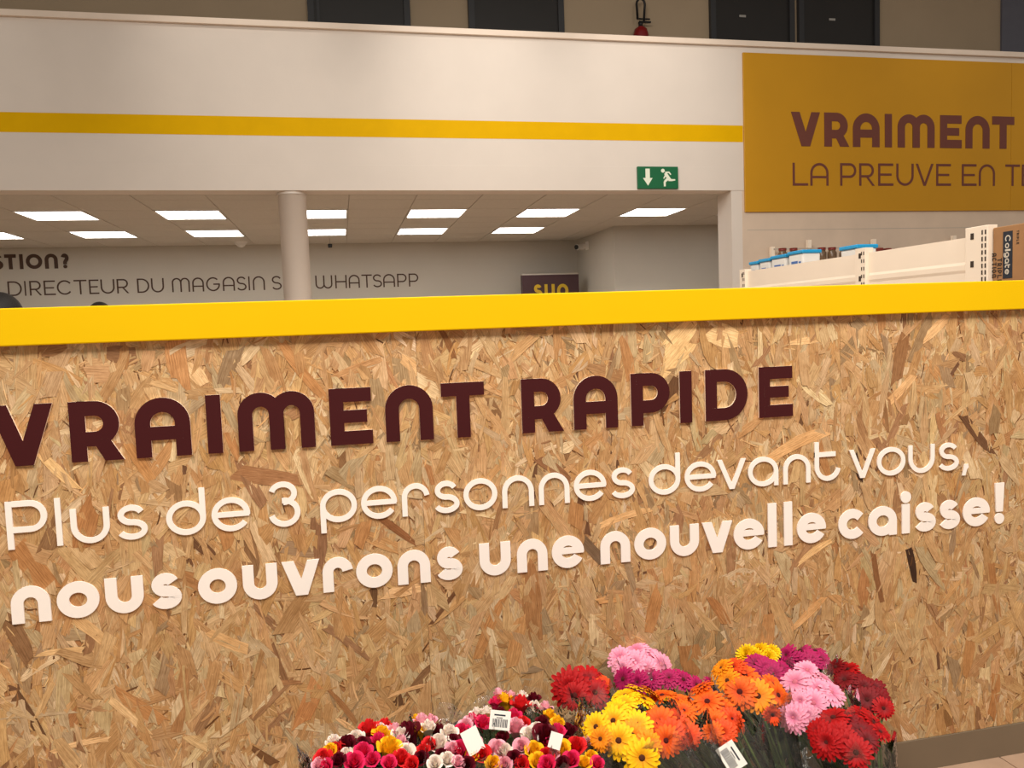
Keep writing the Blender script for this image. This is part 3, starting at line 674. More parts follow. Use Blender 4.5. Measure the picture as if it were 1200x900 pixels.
ROW2 = [('P', (6, 590), (56, 606)), ('l', (63.4, 581), (70.2, 581)), ('u', (82, 598), (128, 598)), ('s', (136, 604), (173.6, 620)), ('d', (195, 607), (240.9, 593)), ('e', (248, 602), (293.3, 599)), ('3', (314.7, 604), (352.5, 604)),
 ('p', (375, 593), (418.3, 590)), ('e', (423, 588), (465.3, 587.5)), ('r', (470.8, 585), (503.3, 580)), ('s', (507.5, 575), (538.3, 588)), ('o', (542.8, 579), (582.5, 579)), ('n', (588, 573), (625.3, 577)), ('n', (631, 573), (666.9, 573)), ('e', (672, 568), (710.1, 567.5)), ('s', (714.7, 556.5), (743.5, 573)),
 ('d', (759.6, 562), (796.5, 557)), ('e', (801.8, 559), (838.5, 557.6)), ('v', (839.6, 540), (873.3, 537.4)), ('a', (876, 554), (911.4, 556.7)), ('n', (917.3, 551), (949, 551)), ('t', (953.8, 522.5), (979.5, 550)), ('v', (994.3, 529), (1025, 526)), ('o', (1027, 541), (1060, 541)), ('u', (1063.8, 525), (1094.3, 524)), ('s', (1098.8, 527.5), (1122.5, 545)), (',', (1126.8, 553.8), (1133.8, 546))]
board_row(ROW2, .988, .122, .0145, [M_WHITE, M_WHITE], .0045, xh=.0905, desc='thin white letter %s')
ROW3 = [('n', (13, 704), (60, 710)), ('o', (67, 702), (117, 700)), ('u', (122.6, 680), (168, 684)), ('s', (175.7, 687), (213.3, 697)), ('o', (232, 682), (277.9, 682)), ('u', (283.6, 663), (325, 673)), ('v', (329.8, 658), (373.9, 655)), ('r', (377.8, 668), (413.7, 667)), ('o', (417.2, 667), (460, 667)), ('n', (465.8, 667), (504.2, 667)), ('s', (510, 650), (542, 667)),
 ('u', (561, 637), (598.1, 650)), ('n', (605.5, 650), (641.4, 657)), ('e', (646.3, 646), (683.9, 644.5)), ('n', (703.2, 643), (738, 644.5)), ('o', (742.8, 635.5), (780, 635.5)), ('u', (784.4, 617), (818.3, 623)), ('v', (822, 613), (857.3, 610)), ('e', (859.2, 626), (894.6, 623)), ('l', (899, 591.5), (909, 591.5)), ('l', (917.8, 589), (927.4, 589)), ('e', (933.3, 619), (967, 612.5)),
 ('c', (981.8, 612.5), (1014.3, 610)), ('a', (1016.8, 607.5), (1050, 610)), ('i', (1055.2, 600), (1066, 600)), ('s', (1070.8, 597.5), (1095.5, 610)), ('s', (1099.5, 595), (1123.8, 607.5)), ('e', (1127.5, 600), (1158.8, 596)), ('!', (1165, 572.5), (1175.8, 572.5))]
board_row(ROW3, .797, .136, .0285, [M_WHITE, M_WHITE], .0045, xh=.0945, desc='bold white letter %s')

# ================================================================== GONDOLA SHELVING
XG = 3.07
gt = thing('shelving_unit', 'long cream metal shelving unit with slotted uprights behind the partition', 'shelving', (XG, 4.4, 0))
def gb(name, x0, x1, y0, y1, z0, z1, m=M_STEEL, bev=0, parent=None): 
    o = boxo(name, x0, x1, y0, y1, z0, z1, m, gt, bev)
    if parent: o.parent = parent
    return o
ux = lambda px, py: on_x(px, py, XG-.035).y
UP = [(ux(1157.5, 300), ux(1131, 300), on_x(1144, 265.5, XG-.035).z), (ux(1014, 300), ux(1002, 300), on_x(1008, 291, XG-.035).z), (ux(873, 320), ux(866.5, 320), on_x(869, 316, XG-.035).z), (2.28, 2.36, 1.90)]

for i, (a, b, zt) in enumerate(UP):
    u = gb('upright', XG-.035, XG+.02, a, b, 0, zt, M_STEEL, .003)
    bm = bmesh.new(); z = zt-.03
    w = .012
    while z > 1.2:
        for yy in (a+.014, a+.034): box(bm, -.0365, -.034, yy-4.4-.0038, yy-4.4+.0038, z-.013, z+.008)
        z -= .032 if i == 0 else .045
    z = zt-.045
    while z > 1.2:
        yy = b-.045; box(bm, -.0365, -.034, yy-4.4-.010, yy-4.4+.010, z-.015, z+.015); z -= .135
    from_bm('slot_row', bm, M_SLOT, u)
for (a, b) in ((UP[0][1], UP[1][0]), (UP[1][1], UP[2][0]), (2.36, UP[0][0])):
    zs = 1.86 if a > 3 else 1.45
    # pressed back panels with horizontal folds
    bm = bmesh.new(); prof = []
    z = .1
    while z < zs-.12:
        prof += [(0, z), (0, z+.085), (-.004, z+.10), (-.004, z+.125), (0, z+.14)]; z += .15
    prof += [(0, zs), (.02, zs)]
    va = [bm.verts.new((p[0]-.01, a-4.4, p[1])) for p in prof]; vb = [bm.verts.new((p[0]-.01, b-4.4, p[1])) for p in prof]
    for k in range(len(prof)-1): bm.faces.new((va[k], va[k+1], vb[k+1], vb[k]))
    from_bm('back_panel', bm, M_STEEL, gt)
    for z in ((1.70, 1.3, .9, .5, .12) if a > 3 else (1.45, 1.05, .65, .25)): gb('shelf_board', XG+.012, XG+.47, a, b, z-.03, z, M_STEEL, .003)
gb('base_plinth', XG-.03, XG+.47, 2.28, 5.9, 0, .10)

# tubs on the top shelf
def tub(y0, y1, w, zb, zt, label):
    t = thing('ice_cream_tub', label, 'tub', (XG+.05, (y0+y1)/2, zb), 'blue lidded tubs on the shelving unit')
    d = (y1-y0)/2; h = zt-zb
    bm = bmesh.new(); f = box(bm, 0, w, -d, d, 0, h-.022, 0, .012)
    for v in bm.verts:
        k = .90+.10*(v.co.z/h); v.co.x = w/2+(v.co.x-w/2)*k; v.co.y *= k
    from_bm('tub_body', bm, M_TUB, t, False)
    bm = bmesh.new(); box(bm, -.006, w+.006, -d-.006, d+.006, h-.024, h, 0, .006); from_bm('lid', bm, M_LID, t)
    bm = bmesh.new(); box(bm, .0, .0015, -d*.30, d*.55, h*.35, h*.72); box(bm, .0, .0015, -d*.75, -d*.45, h*.40, h*.70); from_bm('printed_label', bm, M_TUBPR, t)
for (pa, pb, pe), lab in (((984, 1005, 1024), 'white tub with blue lid nearest the tall slotted upright'), ((923, 941, 958), 'white tub with blue lid at the near end of the row of four'), ((903, 921, 930), 'second tub from the near end of the row of four'), ((889, 902, 908), 'third tub from the near end of the row of four'), ((878, 888, 893), 'farthest tub of the row of four, small in view')):
    ztop = on_x((pa+pb)/2, {984: 288, 923: 294, 903: 299, 889: 303.2, 878: 306.5}[pa], XG+.05).z
    y1 = on_x(pa, 300, XG+.05).y; y0 = on_x(pb, 300, XG+.05).y
    e = on_y(pe, 300, y0).x
    tub(y0+.005, y1-.005, min(.26, max(.14, e-XG-.05)), 1.70, ztop, lab)

# cardboard carton
c0 = on_x(1158, 268, XG-.01)
kt = thing('cardboard_box', 'brown cardboard carton with dark toothpaste logo beside the slotted upright', 'box', (XG+.16, 3.0, 1.45))
boxo('carton', XG-.01, XG+.34, 2.62, UP[0][0]-.004, 1.452, c0.z, M_KRAFT, kt, .004)
boxo('packing_tape', XG+.14, XG+.19, 2.619, UP[0][0]-.003, c0.z, c0.z+.001, mat('tape', (176, 140, 96), .3, noise=.05), kt)
XF = XG-.0105
def face_mtx(y, z):   # carton face looks to -X; writing runs downwards: local x -> -Z, y -> -Y, z -> -X
    l = kt.location; return Matrix(((0, 0, -1, XF-l.x), (0, -1, 0, y-l.y), (-1, 0, 0, z-l.z), (0, 0, 0, 1)))
ya = on_x(1175.5, 290, XF).y; yb_ = on_x(1186.5, 290, XF).y; za = on_x(1181, 271, XF).z; zb_ = on_x(1181, 326, XF).z
boxo('logo_panel', XF-.001, XF+.001, yb_, ya, zb_, za, M_NAVY, kt)
XF -= .001
hh = (ya-yb_)*.58; z = za-.018; tot = za-zb_-.036
ws = {'C': 1.15, 'o': .9, 'l': .32, 'g': .9, 'a': .9, 't': .62, 'e': .9}; gap = .14
T = sum(ws[c] for c in 'Colgate')+gap*6; u = tot/T; base = ya-(ya-yb_)*.24
for ch in 'Colgate':
    wv = ws[ch]*u; H = hh if ch in 'Cl' else hh*.72
    xh = hh*.72; yy = base
    if ch == 'g': H = xh*1.35; yy = base+xh*.35
    if ch == 't': H = hh*.95
    letter(ch, wv, H, hh*.17 if ch != 'l' else wv, .0006, [M_PRINTW, M_PRINTW], kt, face_mtx(yy, z), xh=xh); z -= wv+gap*u
XF += .001
def small(txt, px, py, size, adv):
    P = on_x(px, py, XF); z = P.z
    for ch in txt:
        wv = size*.62 if ch not in 'Il' else size*.2
        letter(ch, wv, size, size*.2 if ch not in 'Il' else wv, .0005, [M_INK, M_INK], kt, face_mtx(P.y, z)); z -= wv+adv
small('TRIPLE', 1191.5, 270, .013, .004)
small('TRIPLE', 1168.8, 303, .026, .006); small('ACTION', 1162.6, 297, .026, .006)

# wall shelving far behind: uprights, jars, red packs
wt = thing('wall_shelving', 'low wall shelving with slotted posts under the ochre banner', 'shelving', (6.0, 7.3, 0))
def wb_(name, x0, x1, y0, y1, z0, z1, m): return boxo(name, x0, x1, y0, y1, z0, z1, m, wt)
YS = 7.42
for (px, pyt) in ((906, 289), (949, 281), (1025, 280), (1119, 276)):
    P = on_y(px, pyt, YS); wb_('shelf_post', P.x-.02, P.x+.02, YS, YS+.04, 0, P.z, M_STEEL)
wb_('shelf_post', 8.6, 8.64, YS, YS+.04, 0, 2.3, M_STEEL)
zsh = on_y(970, 307, 7.2).z
wb_('shelf_board', 4.35, 8.64, 6.98, YS+.02, zsh-.03, zsh, M_STEEL); wb_('shelf_board', 4.35, 8.64, 6.98, YS+.02, 1.5, 1.53, M_STEEL); wb_('shelf_board', 4.35, 8.64, 6.98, YS+.02, 1.0, 1.03, M_STEEL)
wb_('shelf_board', 4.35, 8.64, 6.9, YS+.02, 0.1, .14, M_STEEL)
wb_('top_bar', 4.35, 5.1, YS-.01, YS, on_y(920, 291, YS).z-.012, on_y(920, 291, YS).z+.0, M_GRID)
proto = None
for px, lab in ((917, 'brown jar lid showing above the farthest blue lidded tubs'), (930, 'brown jar lid showing above the middle blue lidded tubs'), (963, 'brown glass jar just right of the row of four tubs'), (975, 'brown glass jar between the row of four tubs and the single tub'), (989, 'brown glass jar mostly behind the single tub')):
    P = on_y(px, 300, 7.15)
    t = thing('jar', lab, 'jar', (P.x, 7.15, zsh), 'brown jars on the wall shelving')
    if proto is None:
        bm = bmesh.new(); tube(bm, [(0, 0, 0), (0, 0, .01), (0, 0, .085), (0, 0, .105), (0, 0, .115)], [.040, .045, .045, .034, .034], 14); jb = from_bm('jar_body', bm, M_GLASSJ, t, False)
        bm = bmesh.new(); tube(bm, [(0, 0, .115), (0, 0, .14)], .038, 14); jl = from_bm('jar_lid', bm, M_REDP, t); proto = (jb, jl)
    else:
        for p in proto: c = p.copy(); C.objects.link(c); c.parent = t
for i, w_ in enumerate(('leftmost', 'second', 'third', 'fourth', 'fifth')):
    P = on_y(1032+i*9.5, 300, 7.15)
    t = tag(boxo('snack_pack', P.x-.06, P.x+.0, 7.10, 7.25, zsh, zsh+.125-.004*(i % 3), M_REDP, None, .008), '%s dark red pack of the row peeking over the long cream shelf panel' % w_, 'pack', 'red packs on the wall shelving')

# ================================================================== PEOPLE behind the partition
def person(x, y, top, label, facing, shirt):
    t = thing('person', label, 'person', (x, y, 0)); t.rotation_euler = (0, 0, facing)
    h = top/1.75
    V = [(0, 0, .98, .115), (0, 0, 1.12, .12), (0, .01, 1.30, .135), (0, .01, 1.42, .10), (0, 0, 1.49, .055), (0, -.015, 1.56, .062), (0, -.02, 1.63, .088), (0, -.01, 1.69, .06)]
    E = [(i, i+1) for i in range(7)]
    for s in (-1, 1):
        b = len(V)
        V += [(s*.17, .01, 1.42, .055), (s*.225, .02, 1.14, .042), (s*.24, -.06, .90, .032), (s*.24, -.08, .83, .030)]
        E += [(3, b), (b, b+1), (b+1, b+2), (b+2, b+3)]
        for f, (dx, dy, L) in enumerate([(-.028, -.0, .075), (-.010, .0, .085), (.009, .0, .08), (.026, 0, .062)]):
            c = len(V); V += [(s*.24+dy, -.08+dx, .795, .0095), (s*.24-s*.008, -.088+dx, .795-L*.5, .0085), (s*.24-s*.02, -.094+dx, .795-L, .007)]; E += [(b+3, c), (c, c+1), (c+1, c+2)]
        c = len(V); V += [(s*.225, -.125, .81, .0105), (s*.215, -.145, .775, .0085)]; E += [(b+3, c), (c, c+1)]
        b = len(V)
        V += [(s*.10, 0, .90, .095), (s*.11, -.01, .50, .058), (s*.115, .02, .09, .040), (s*.12, -.06, .035, .036), (s*.125, -.16, .028, .028)]
        E += [(0, b), (b, b+1), (b+1, b+2), (b+2, b+3), (b+3, b+4)]
    me = bpy.data.meshes.new('body'); me.from_pydata([(a, b_, c*h) for a, b_, c, r in V], E, [])
    o = finish('body', me, [M_SKIN], t)
    m = o.modifiers.new('skin', 'SKIN'); m.use_smooth_shade = True
    for i, v in enumerate(V): me.skin_vertices[0].data[i].radius = (v[3], v[3]*(.72 if i in (1, 2) else 1))
    me.skin_vertices[0].data[0].use_root = True
    ss = o.modifiers.new('sub', 'SUBSURF'); ss.levels = 1; ss.render_levels = 2
    # head cap of hair
    bm = bmesh.new(); bmesh.ops.create_uvsphere(bm, u_segments=28, v_segments=18, radius=1)
    for v in list(bm.verts):
        if v.co.z < -.15 and v.co.y < .25: bm.verts.remove(v)
        elif v.co.z < -.55: bm.verts.remove(v)
    for v in bm.verts: v.co = Vector((v.co.x*.088, v.co.y*.104-.005, top-.115+v.co.z*.115))
    from_bm('hair', bm, M_HAIR, t, True)
    bm = bmesh.new()
    tube(bm, [(0, 0, .93*h), (0, 0, 1.1*h), (0, .01, 1.32*h), (0, .01, 1.44*h), (0, 0, 1.48*h)], [.165, .155, .18, .13, .07], 24, False)
    for v in bm.verts: v.co.y *= .74
    for s in (-1, 1): tube(bm, [(s*.13, .01, 1.42*h), (s*.19, .012, 1.38*h), (s*.225, .02, 1.2*h)], [.062, .07, .065], 14, False)
    from_bm('shirt', bm, shirt, t, True)
    bm = bmesh.new(); tube(bm, [(0, 0, .97*h), (0, 0, .84*h)], [.168, .16], 22, False)
    for v in bm.verts: v.co.y *= .8
    for s in (-1, 1): tube(bm, [(s*.085, 0, .93*h), (s*.105, 0, .6*h), (s*.115, 0, .07*h)], [.105, .082, .062], 16, False)
    from_bm('trousers', bm, M_TROUS, t, True)
    bm = bmesh.new()
    for s in (-1, 1): tube(bm, [(s*.115, .06, .04), (s*.12, -.05, .045), (s*.125, -.17, .035), (s*.127, -.20, .03)], [.045, .048, .044, .025], 14)
    from_bm('shoes', bm, M_BLACK, t, True)
    # face
    fy, fz = -.105, top-.125
    bm = bmesh.new()
    tube(bm, [(0, fy, fz+.0), (0, fy-.022, fz-.035), (0, fy-.006, fz-.045)], [.008, .014, .010], 10)
    for s in (-1, 1): tube(bm, [(s*.088, .0, fz+.012), (s*.095, .006, fz-.02), (s*.086, 0, fz-.045)], [.012, .016, .008], 10)
    from_bm('nose_and_ears', bm, M_SKIN, t, True)
    bm = bmesh.new()
    for s in (-1, 1): bmesh.ops.create_uvsphere(bm, u_segments=12, v_segments=8, radius=.011, matrix=Matrix.Translation((s*.032, fy+.014, fz+.004)))
    from_bm('eyes', bm, M_BLACK, t, True)
    bm = bmesh.new(); tube(bm, [(-.024, fy+.014, fz-.07), (0, fy+.004, fz-.072), (.024, fy+.014, fz-.07)], [.003, .006, .003], 8); from_bm('mouth', bm, mat('lips', (130, 76, 66), .5, noise=.05), t, True)
q = on_z(-2, 342, 1.74); person(q.x, q.y, 1.74, 'person with short black hair behind the partition at the left edge', 2.9, M_SHIRT)
q = on_z(116, 353.5, 1.78); person(q.x, q.y, 1.78, 'person whose dark crown barely shows above the yellow rail, farther right', .4, mat('shirt_blue', (70, 88, 120), .85, noise=.08, nscale=20))

# ================================================================== FLOWERS
def uvset(me, uvs):
    u = me.uv_layers.new(name='UVMap'); u.data.foreach_set('uv', np.array(uvs, 'f').ravel())
def gerbera_mesh(seed, npet=18, rings=((1.0, .0), (.80, .10)), inner=False):
    rnd = random.Random(seed); v, f, uv = [], [], []
    def petal(a, L, w, lift, z0, droop):
        ca, sa = math.cos(a), math.sin(a); b = len(v)
        prof = [(.16, .30, 0), (.45, .85, .3), (.75, 1.0, .35), (.93, .72, .3), (1.0, .28, .25)]
        for r, wf, cup in prof:
            z = z0 + lift*math.sin(r*1.9)*L - droop*r*r*L
            for k in (-1, 0, 1):
                y = k*w*wf/2; zz = z + (abs(k)*cup*w*.25)
                v.append((ca*r*L-sa*y, sa*r*L+ca*y, zz))
        for i in range(4):
            for k in range(2):
                p = b+3*i+k; f.append((p, p+3, p+4, p+1)); t0, t1 = prof[i][0], prof[i+1][0]; uv.extend([(0, t0), (0, t1), (1, t1), (1, t0)])
    for ri, (sc, dz) in enumerate(rings):
        for k in range(npet):
            a = 2*PI*(k+.5*ri)/npet + rnd.uniform(-.06, .06)
            petal(a, .5*sc*rnd.uniform(.92, 1.06), .125-.02*ri, .08+.14*ri+rnd.uniform(-.05, .05), .012*ri*2, .14)
    if inner:
        for k in range(14): a = 2*PI*k/14+rnd.uniform(-.1, .1); petal(a, .27, .07, .42, .03, .0)
    me = bpy.data.meshes.new('petals'); me.from_pydata(v, [], f); uvset(me, uv); me.polygons.foreach_set('use_smooth', [True]*len(f)); return me
def centre_mesh():
    bm = bmesh.new(); bmesh.ops.create_uvsphere(bm, u_segments=14, v_segments=8, radius=.5)
    for v in bm.verts: v.co = Vector((v.co.x*.17, v.co.y*.17, v.co.z*.08+.05))
    me = bpy.data.meshes.new('flower_centre'); bm.to_mesh(me); bm.free(); me.polygons.foreach_set('use_smooth', [True]*len(me.polygons)); return me
def mum_mesh(seed):
    rnd = random.Random(seed); v, f, uv = [], [], []
    for ring in range(6):
        el = math.radians(5+ring*15); n = 20-ring*2
        for k in range(n):
            a = 2*PI*k/n+ring*.4; L = .5-ring*.045; w = .11
            d = Vector((math.cos(a)*math.cos(el), math.sin(a)*math.cos(el), math.sin(el))); s = Vector((-math.sin(a), math.cos(a), 0)); b = len(v)
            for r, wf in ((.2, .5), (.7, 1), (1, .5)):
                for q in (-1, 1): v.append(tuple(d*r*L + s*q*w*wf/2 + Vector((0, 0, .0))))
            for i in range(2): p = b+2*i; f.append((p, p+2, p+3, p+1)); uv.extend([(0, .3), (0, 1), (1, 1), (1, .3)])
    me = bpy.data.meshes.new('petals'); me.from_pydata(v, [], f); uvset(me, uv); return me
def rose_mesh(seed):
    rnd = random.Random(seed); v, f, uv = [], [], []
    def petal(a, r, h, w, flare, z0):
        b = len(v); nu, nv = 4, 4
        for j in range(nv+1):
            t = j/nv; rr = r*(.35+.75*math.sin(min(1, t*1.25)*PI/2)) + flare*max(0, t-.6)**1.5*2.2
            for i in range(nu+1):
                u = (i/nu-.5)*2; ang = a+u*w*(.55+.45*math.sin(t*PI*.8+.3)); top = h*t*(1-.16*u*u*t)
                v.append((math.cos(ang)*rr, math.sin(ang)*rr, z0+top))
        for j in range(nv):
            for i in range(nu):
                p = b+j*(nu+1)+i; f.append((p, p+1, p+nu+2, p+nu+1)); uv.extend([(0, j/nv), (1, j/nv), (1, (j+1)/nv), (0, (j+1)/nv)])
    for k in range(3): petal(k*2.1+.3, .14, .80, 1.3, .05, .12)
    for k in range(4): petal(k*1.57+.8, .24, .80, 1.1, .12, .08)
    for k in range(5): petal(k*1.257+rnd.uniform(-.1, .1), .34, .74, .95, .35, .03)
    for k in range(5): petal(k*1.257+.6+rnd.uniform(-.1, .1), .42, .62, .85, .75+rnd.uniform(-.15, .2), .0)
    me = bpy.data.meshes.new('rose'); me.from_pydata(v, [], f); uvset(me, uv); me.polygons.foreach_set('use_smooth', [True]*len(f)); return me
PCOL = {'red': ((140, 2, 8), (176, 6, 12)), 'dred': ((98, 2, 10), (124, 3, 14)), 'pink': ((222, 104, 142), (246, 160, 186)), 'mag': ((140, 8, 62), (176, 22, 90)), 'yel': ((246, 150, 4), (255, 196, 10)), 'amb': ((240, 130, 6), (250, 150, 20)),
        'ora': ((222, 62, 2), (246, 104, 20)), 'ored': ((214, 48, 8), (238, 80, 28)), 'lem': ((244, 190, 4), (255, 214, 20)), 'wht': ((236, 214, 186), (250, 236, 224)), 'rred': ((196, 14, 22), (228, 40, 44)), 'hot': ((206, 14, 70), (232, 44, 100)),
        'mar': ((84, 4, 22), (104, 10, 30)), 'ryel': ((240, 164, 6), (252, 196, 26)), 'rpnk': ((232, 140, 160), (246, 178, 192))}
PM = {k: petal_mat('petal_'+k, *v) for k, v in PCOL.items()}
M_CDK = mat('centre_dark', (84, 20, 16), .9, noise=.3, nscale=60, bump=.6, bscale=200); M_CPK = mat('centre_pink', (222, 120, 140), .9, noise=.2, nscale=60, bump=.6, bscale=200); M_CYE = mat('centre_brown', (86, 40, 12), .9, noise=.3, nscale=60, bump=.6, bscale=200)
GM = {}; RM = {}
cbase = centre_mesh()
def coloured(base, m, cache, key):
    if key not in cache: me = base.copy(); me.materials.clear(); me.materials.append(m); cache[key] = me
    return cache[key]
gb_ = [gerbera_mesh(1), gerbera_mesh(2, 20), gerbera_mesh(3, 18, ((1, .0), (.84, .1), (.58, .2)), True)]; mumb = mum_mesh(4); rb = [rose_mesh(1), rose_mesh(2), rose_mesh(3)]

def orient(o, P, nrm, size, spin, zs=1.0):
    q = Vector(nrm).normalized().to_track_quat('Z', 'Y'); m = Matrix.Translation(P) @ q.to_matrix().to_4x4() @ Matrix.Rotation(spin, 4, 'Z') @ Matrix.Diagonal((size, size, size*zs, 1))
    o.matrix_local = m
def leaf_add(bm, P, d, n, L, w):
    d = d.normalized(); s = d.cross(n).normalized()
    pr = [(0, .05), (.3, .9), (.6, 1), (.85, .5), (1, .03)]; rows = []
    for t, k in pr:
        c = P+d*L*t - n*(.18*L*t*t); rows.append((bm.verts.new(c-s*w*k/2), bm.verts.new(c+n*.1*w), bm.verts.new(c+s*w*k/2)))
    for a, b in zip(rows, rows[1:]):
        bm.faces.new((a[0], a[1], b[1], b[0])); bm.faces.new((a[1], a[2], b[2], b[1]))
frn = random.Random(5)
def sleeve(root, base, axis_top, rad, h0, floorz):
    """clear crinkled cone around the bunch"""
    bm = bmesh.new(); n = 28; rows = []
    base = Vector(base); top = Vector(axis_top); ph = frn.uniform(0, 6); ymax = 2.165-root.location.y
    for j in range(7):
        t = j/6; c = base.lerp(top, t); r = .035 + (rad-.035)*t**.8
        rows.append([bm.verts.new(c + Vector((math.cos(k*2*PI/n)*r*(1+.07*math.sin(k*5.3+ph+j*.7)), math.sin(k*2*PI/n)*r*(1+.07*math.sin(k*3.7+ph+j)), (.03*math.sin(k*1.9+ph) if j == 6 else 0)))) for k in range(n)])
    for v in bm.verts: v.co.y = min(v.co.y, ymax)
    for a, b in zip(rows, rows[1:]):
        for k in range(n): bm.faces.new((a[k], a[(k+1) % n], b[(k+1) % n], b[k]))
    from_bm('plastic_sleeve', bm, M_SLEEVE, root, True)
def tagcard(root, P, w, h, nrm, roll, bars=True):
    bm = bmesh.new(); box(bm, -w/2, w/2, -h/2, h/2, -.0004, .0004); o = from_bm('price_tag', bm, M_TAG, root); q = Vector(nrm).normalized().to_track_quat('Z', 'Y')
    o.matrix_local = Matrix.Translation(P) @ q.to_matrix().to_4x4() @ Matrix.Rotation(roll, 4, 'Z')
    if bars:
        bm = bmesh.new(); x = -w*.36; r = random.Random(3)
        while x < w*.36:
            b = r.choice([.0008, .0014, .002]); box(bm, x, x+b, -h*.36, h*.06, .0004, .0007); x += b+r.choice([.0009, .0016])
        box(bm, -w*.3, w*.25, h*.22, h*.30, .0004, .0007); box(bm, -w*.18, w*.12, h*.10, h*.14, .0004, .0007)
        from_bm('barcode', bm, M_NAVY, o)

def bucket(x, y, r, h, label):
    t = thing('flower_bucket', label, 'bucket', (x, y, 0), 'black flower buckets on the floor')
    bm = bmesh.new(); n = 32; prof = [(0, .004), (r*.78, .004), (r*.80, .012), (r, h), (r+.008, h+.002), (r+.008, h+.012), (r-.004, h+.012), (r-.006, h-.004), (r*.77, .016), (0, .016)]
    rows = [[bm.verts.new((p[0]*math.cos(k*2*PI/n), p[0]*math.sin(k*2*PI/n), p[1])) for k in range(n)] if p[0] > 0 else [bm.verts.new((0, 0, p[1]))]*n for p in prof]
    for a, b in zip(rows, rows[1:]):
        for k in range(n):
            vs = []
            for v in (a[k], a[(k+1) % n], b[(k+1) % n], b[k]):
                if v not in vs: vs.append(v)
            if len(vs) > 2: bm.faces.new(vs)
    from_bm('bucket_body', bm, M_BUCKET, t, True)
    bm = bmesh.new(); tube(bm, [(0+(r+.012)*math.cos(a), (r+.012)*math.sin(a)-.0, h-.02-.09*abs(math.sin(a))) for a in [PI+i*PI/12 for i in range(13)]], .003, 8); from_bm('bail', bm, M_METAL, t, True)
    return t
BK = [(.175, 1.62, 'black flower bucket holding the leftmost mixed roses'), (.545, 1.66, 'black flower bucket holding the middle mixed roses'), (.90, 1.72, 'black flower bucket under the yellow and red gerberas'), (1.05, 1.76, 'black flower bucket under the orange gerberas'), (1.31, 1.77, 'black flower bucket under the pink and red gerberas at the right')]
BH = .225
for bx, by, lab in BK: bucket(bx, by, .145, BH, lab)

def gbunch(name, label, heads, yfun, bk, size, slv=True, kind='g', cm=None, off=(0, 0), leafn=6):
    bx, by, _ = BK[bk]; base = Vector((bx+off[0], by+off[1], .02))
    t = thing(name, label, 'flowers', base, 'bunches of gerberas in clear sleeves')
    pts = [on_y(h[0], h[1], yfun(h[1])) for h in heads]; cen = sum(pts, Vector())/len(pts)
    for h, P in zip(heads, pts):
        col = h[2]; L = P-base; sc = h[3] if len(h) > 3 else 1.0
        out = Vector((P.x-cen.x, P.y-cen.y, 0)); vw = (CAM-P).normalized()
        nrm = h[4] if len(h) > 4 else None
        n = Vector((0, 0, .55)) + out*9 + vw*.75 + Vector((frn.uniform(-.2, .2), frn.uniform(-.2, .1), 0))
        if nrm: n = Vector(nrm)
        base_m = mumb if kind == 'm' else frn.choice(gb_)
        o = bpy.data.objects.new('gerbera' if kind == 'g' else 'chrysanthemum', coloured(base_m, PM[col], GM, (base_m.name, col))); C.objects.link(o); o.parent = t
        orient(o, L, n, size*sc*frn.uniform(.94, 1.06), frn.uniform(0, 6))
        if kind == 'g':
            mm = {'pink': M_CPK, 'yel': M_CYE, 'amb': M_CYE, 'lem': M_CYE}.get(col, M_CDK)
            c = bpy.data.objects.new('flower_centre', coloured(cbase, mm, GM, mm.name)); C.objects.link(c); c.parent = o
    bm = bmesh.new()
    for P in pts:
        L = P-base; d = Vector((frn.uniform(-.015, .015), frn.uniform(-.015, .015), 0)); mid = Vector((L.x*.35, L.y*.35, L.z*.55))+d
        tube(bm, [d, mid, L*.97-Vector((0, 0, .012))], .0032, 6, False)
    from_bm('stems', bm, M_STEM, t, True)
    bm = bmesh.new(); hz = cen.z-base.z
    for k in range(leafn):
        a = frn.uniform(0, 6.28); P = Vector(((cen.x-base.x)*.55, (cen.y-base.y)*.55, hz*frn.uniform(.45, .62))); d = Vector((math.cos(a)*.5, math.sin(a)*.5, frn.uniform(.5, 1)))
        leaf_add(bm, P, d, Vector((-math.cos(a), -math.sin(a), .6)).normalized(), frn.uniform(.10, .17), .035)
    for v in bm.verts: v.co.y = min(v.co.y, 2.16-base.y)
    from_bm('leaves', bm, M_LEAF, t, True)
    if slv:
        rad = max((Vector((p.x-cen.x, p.y-cen.y, 0))).length for p in pts)*.8+.02
        sleeve(t, (0, 0, .03), (cen.x-base.x, cen.y-base.y, hz+.0), rad, 0, 0)
    return t
lt = lambda a, k=.0035, y0=790: (lambda y: a-(y-y0)*k)
gbunch('gerbera_bunch', 'bunch of red gerberas in a clear sleeve, leftmost, above the mixed roses', [(668, 806, 'red', 1.25, (-.5, -1, .5)), (690, 797, 'red', 1.1), (674, 815, 'red'), (697, 812, 'red'), (706, 800, 'ored', .7), (685, 805, 'dred')], lt(2.02), 2, .085, off=(-.06, .05))
gbunch('gerbera_bunch', 'bunch of pale pink gerberas standing highest, left of the orange ones', [(746, 762, 'pink', 1.1), (727, 772, 'pink'), (744, 777, 'pink', 1.15), (763, 770, 'pink'), (774, 779, 'pink', 1.1), (730, 783, 'pink', .9), (757, 784, 'pink', .9)], lt(2.06), 2, .078, off=(.0, .07), slv=True)
gbunch('gerbera_bunch', 'bunch of magenta gerberas tucked under the pale pink ones', [(731, 796, 'mag'), (748, 800, 'mag'), (764, 797, 'mag'), (784, 795, 'mag'), (800, 797, 'mag'), (816, 803, 'mag', .9), (832, 803, 'mag', .8)], lt(2.05), 2, .070, off=(.07, .05), slv=False)
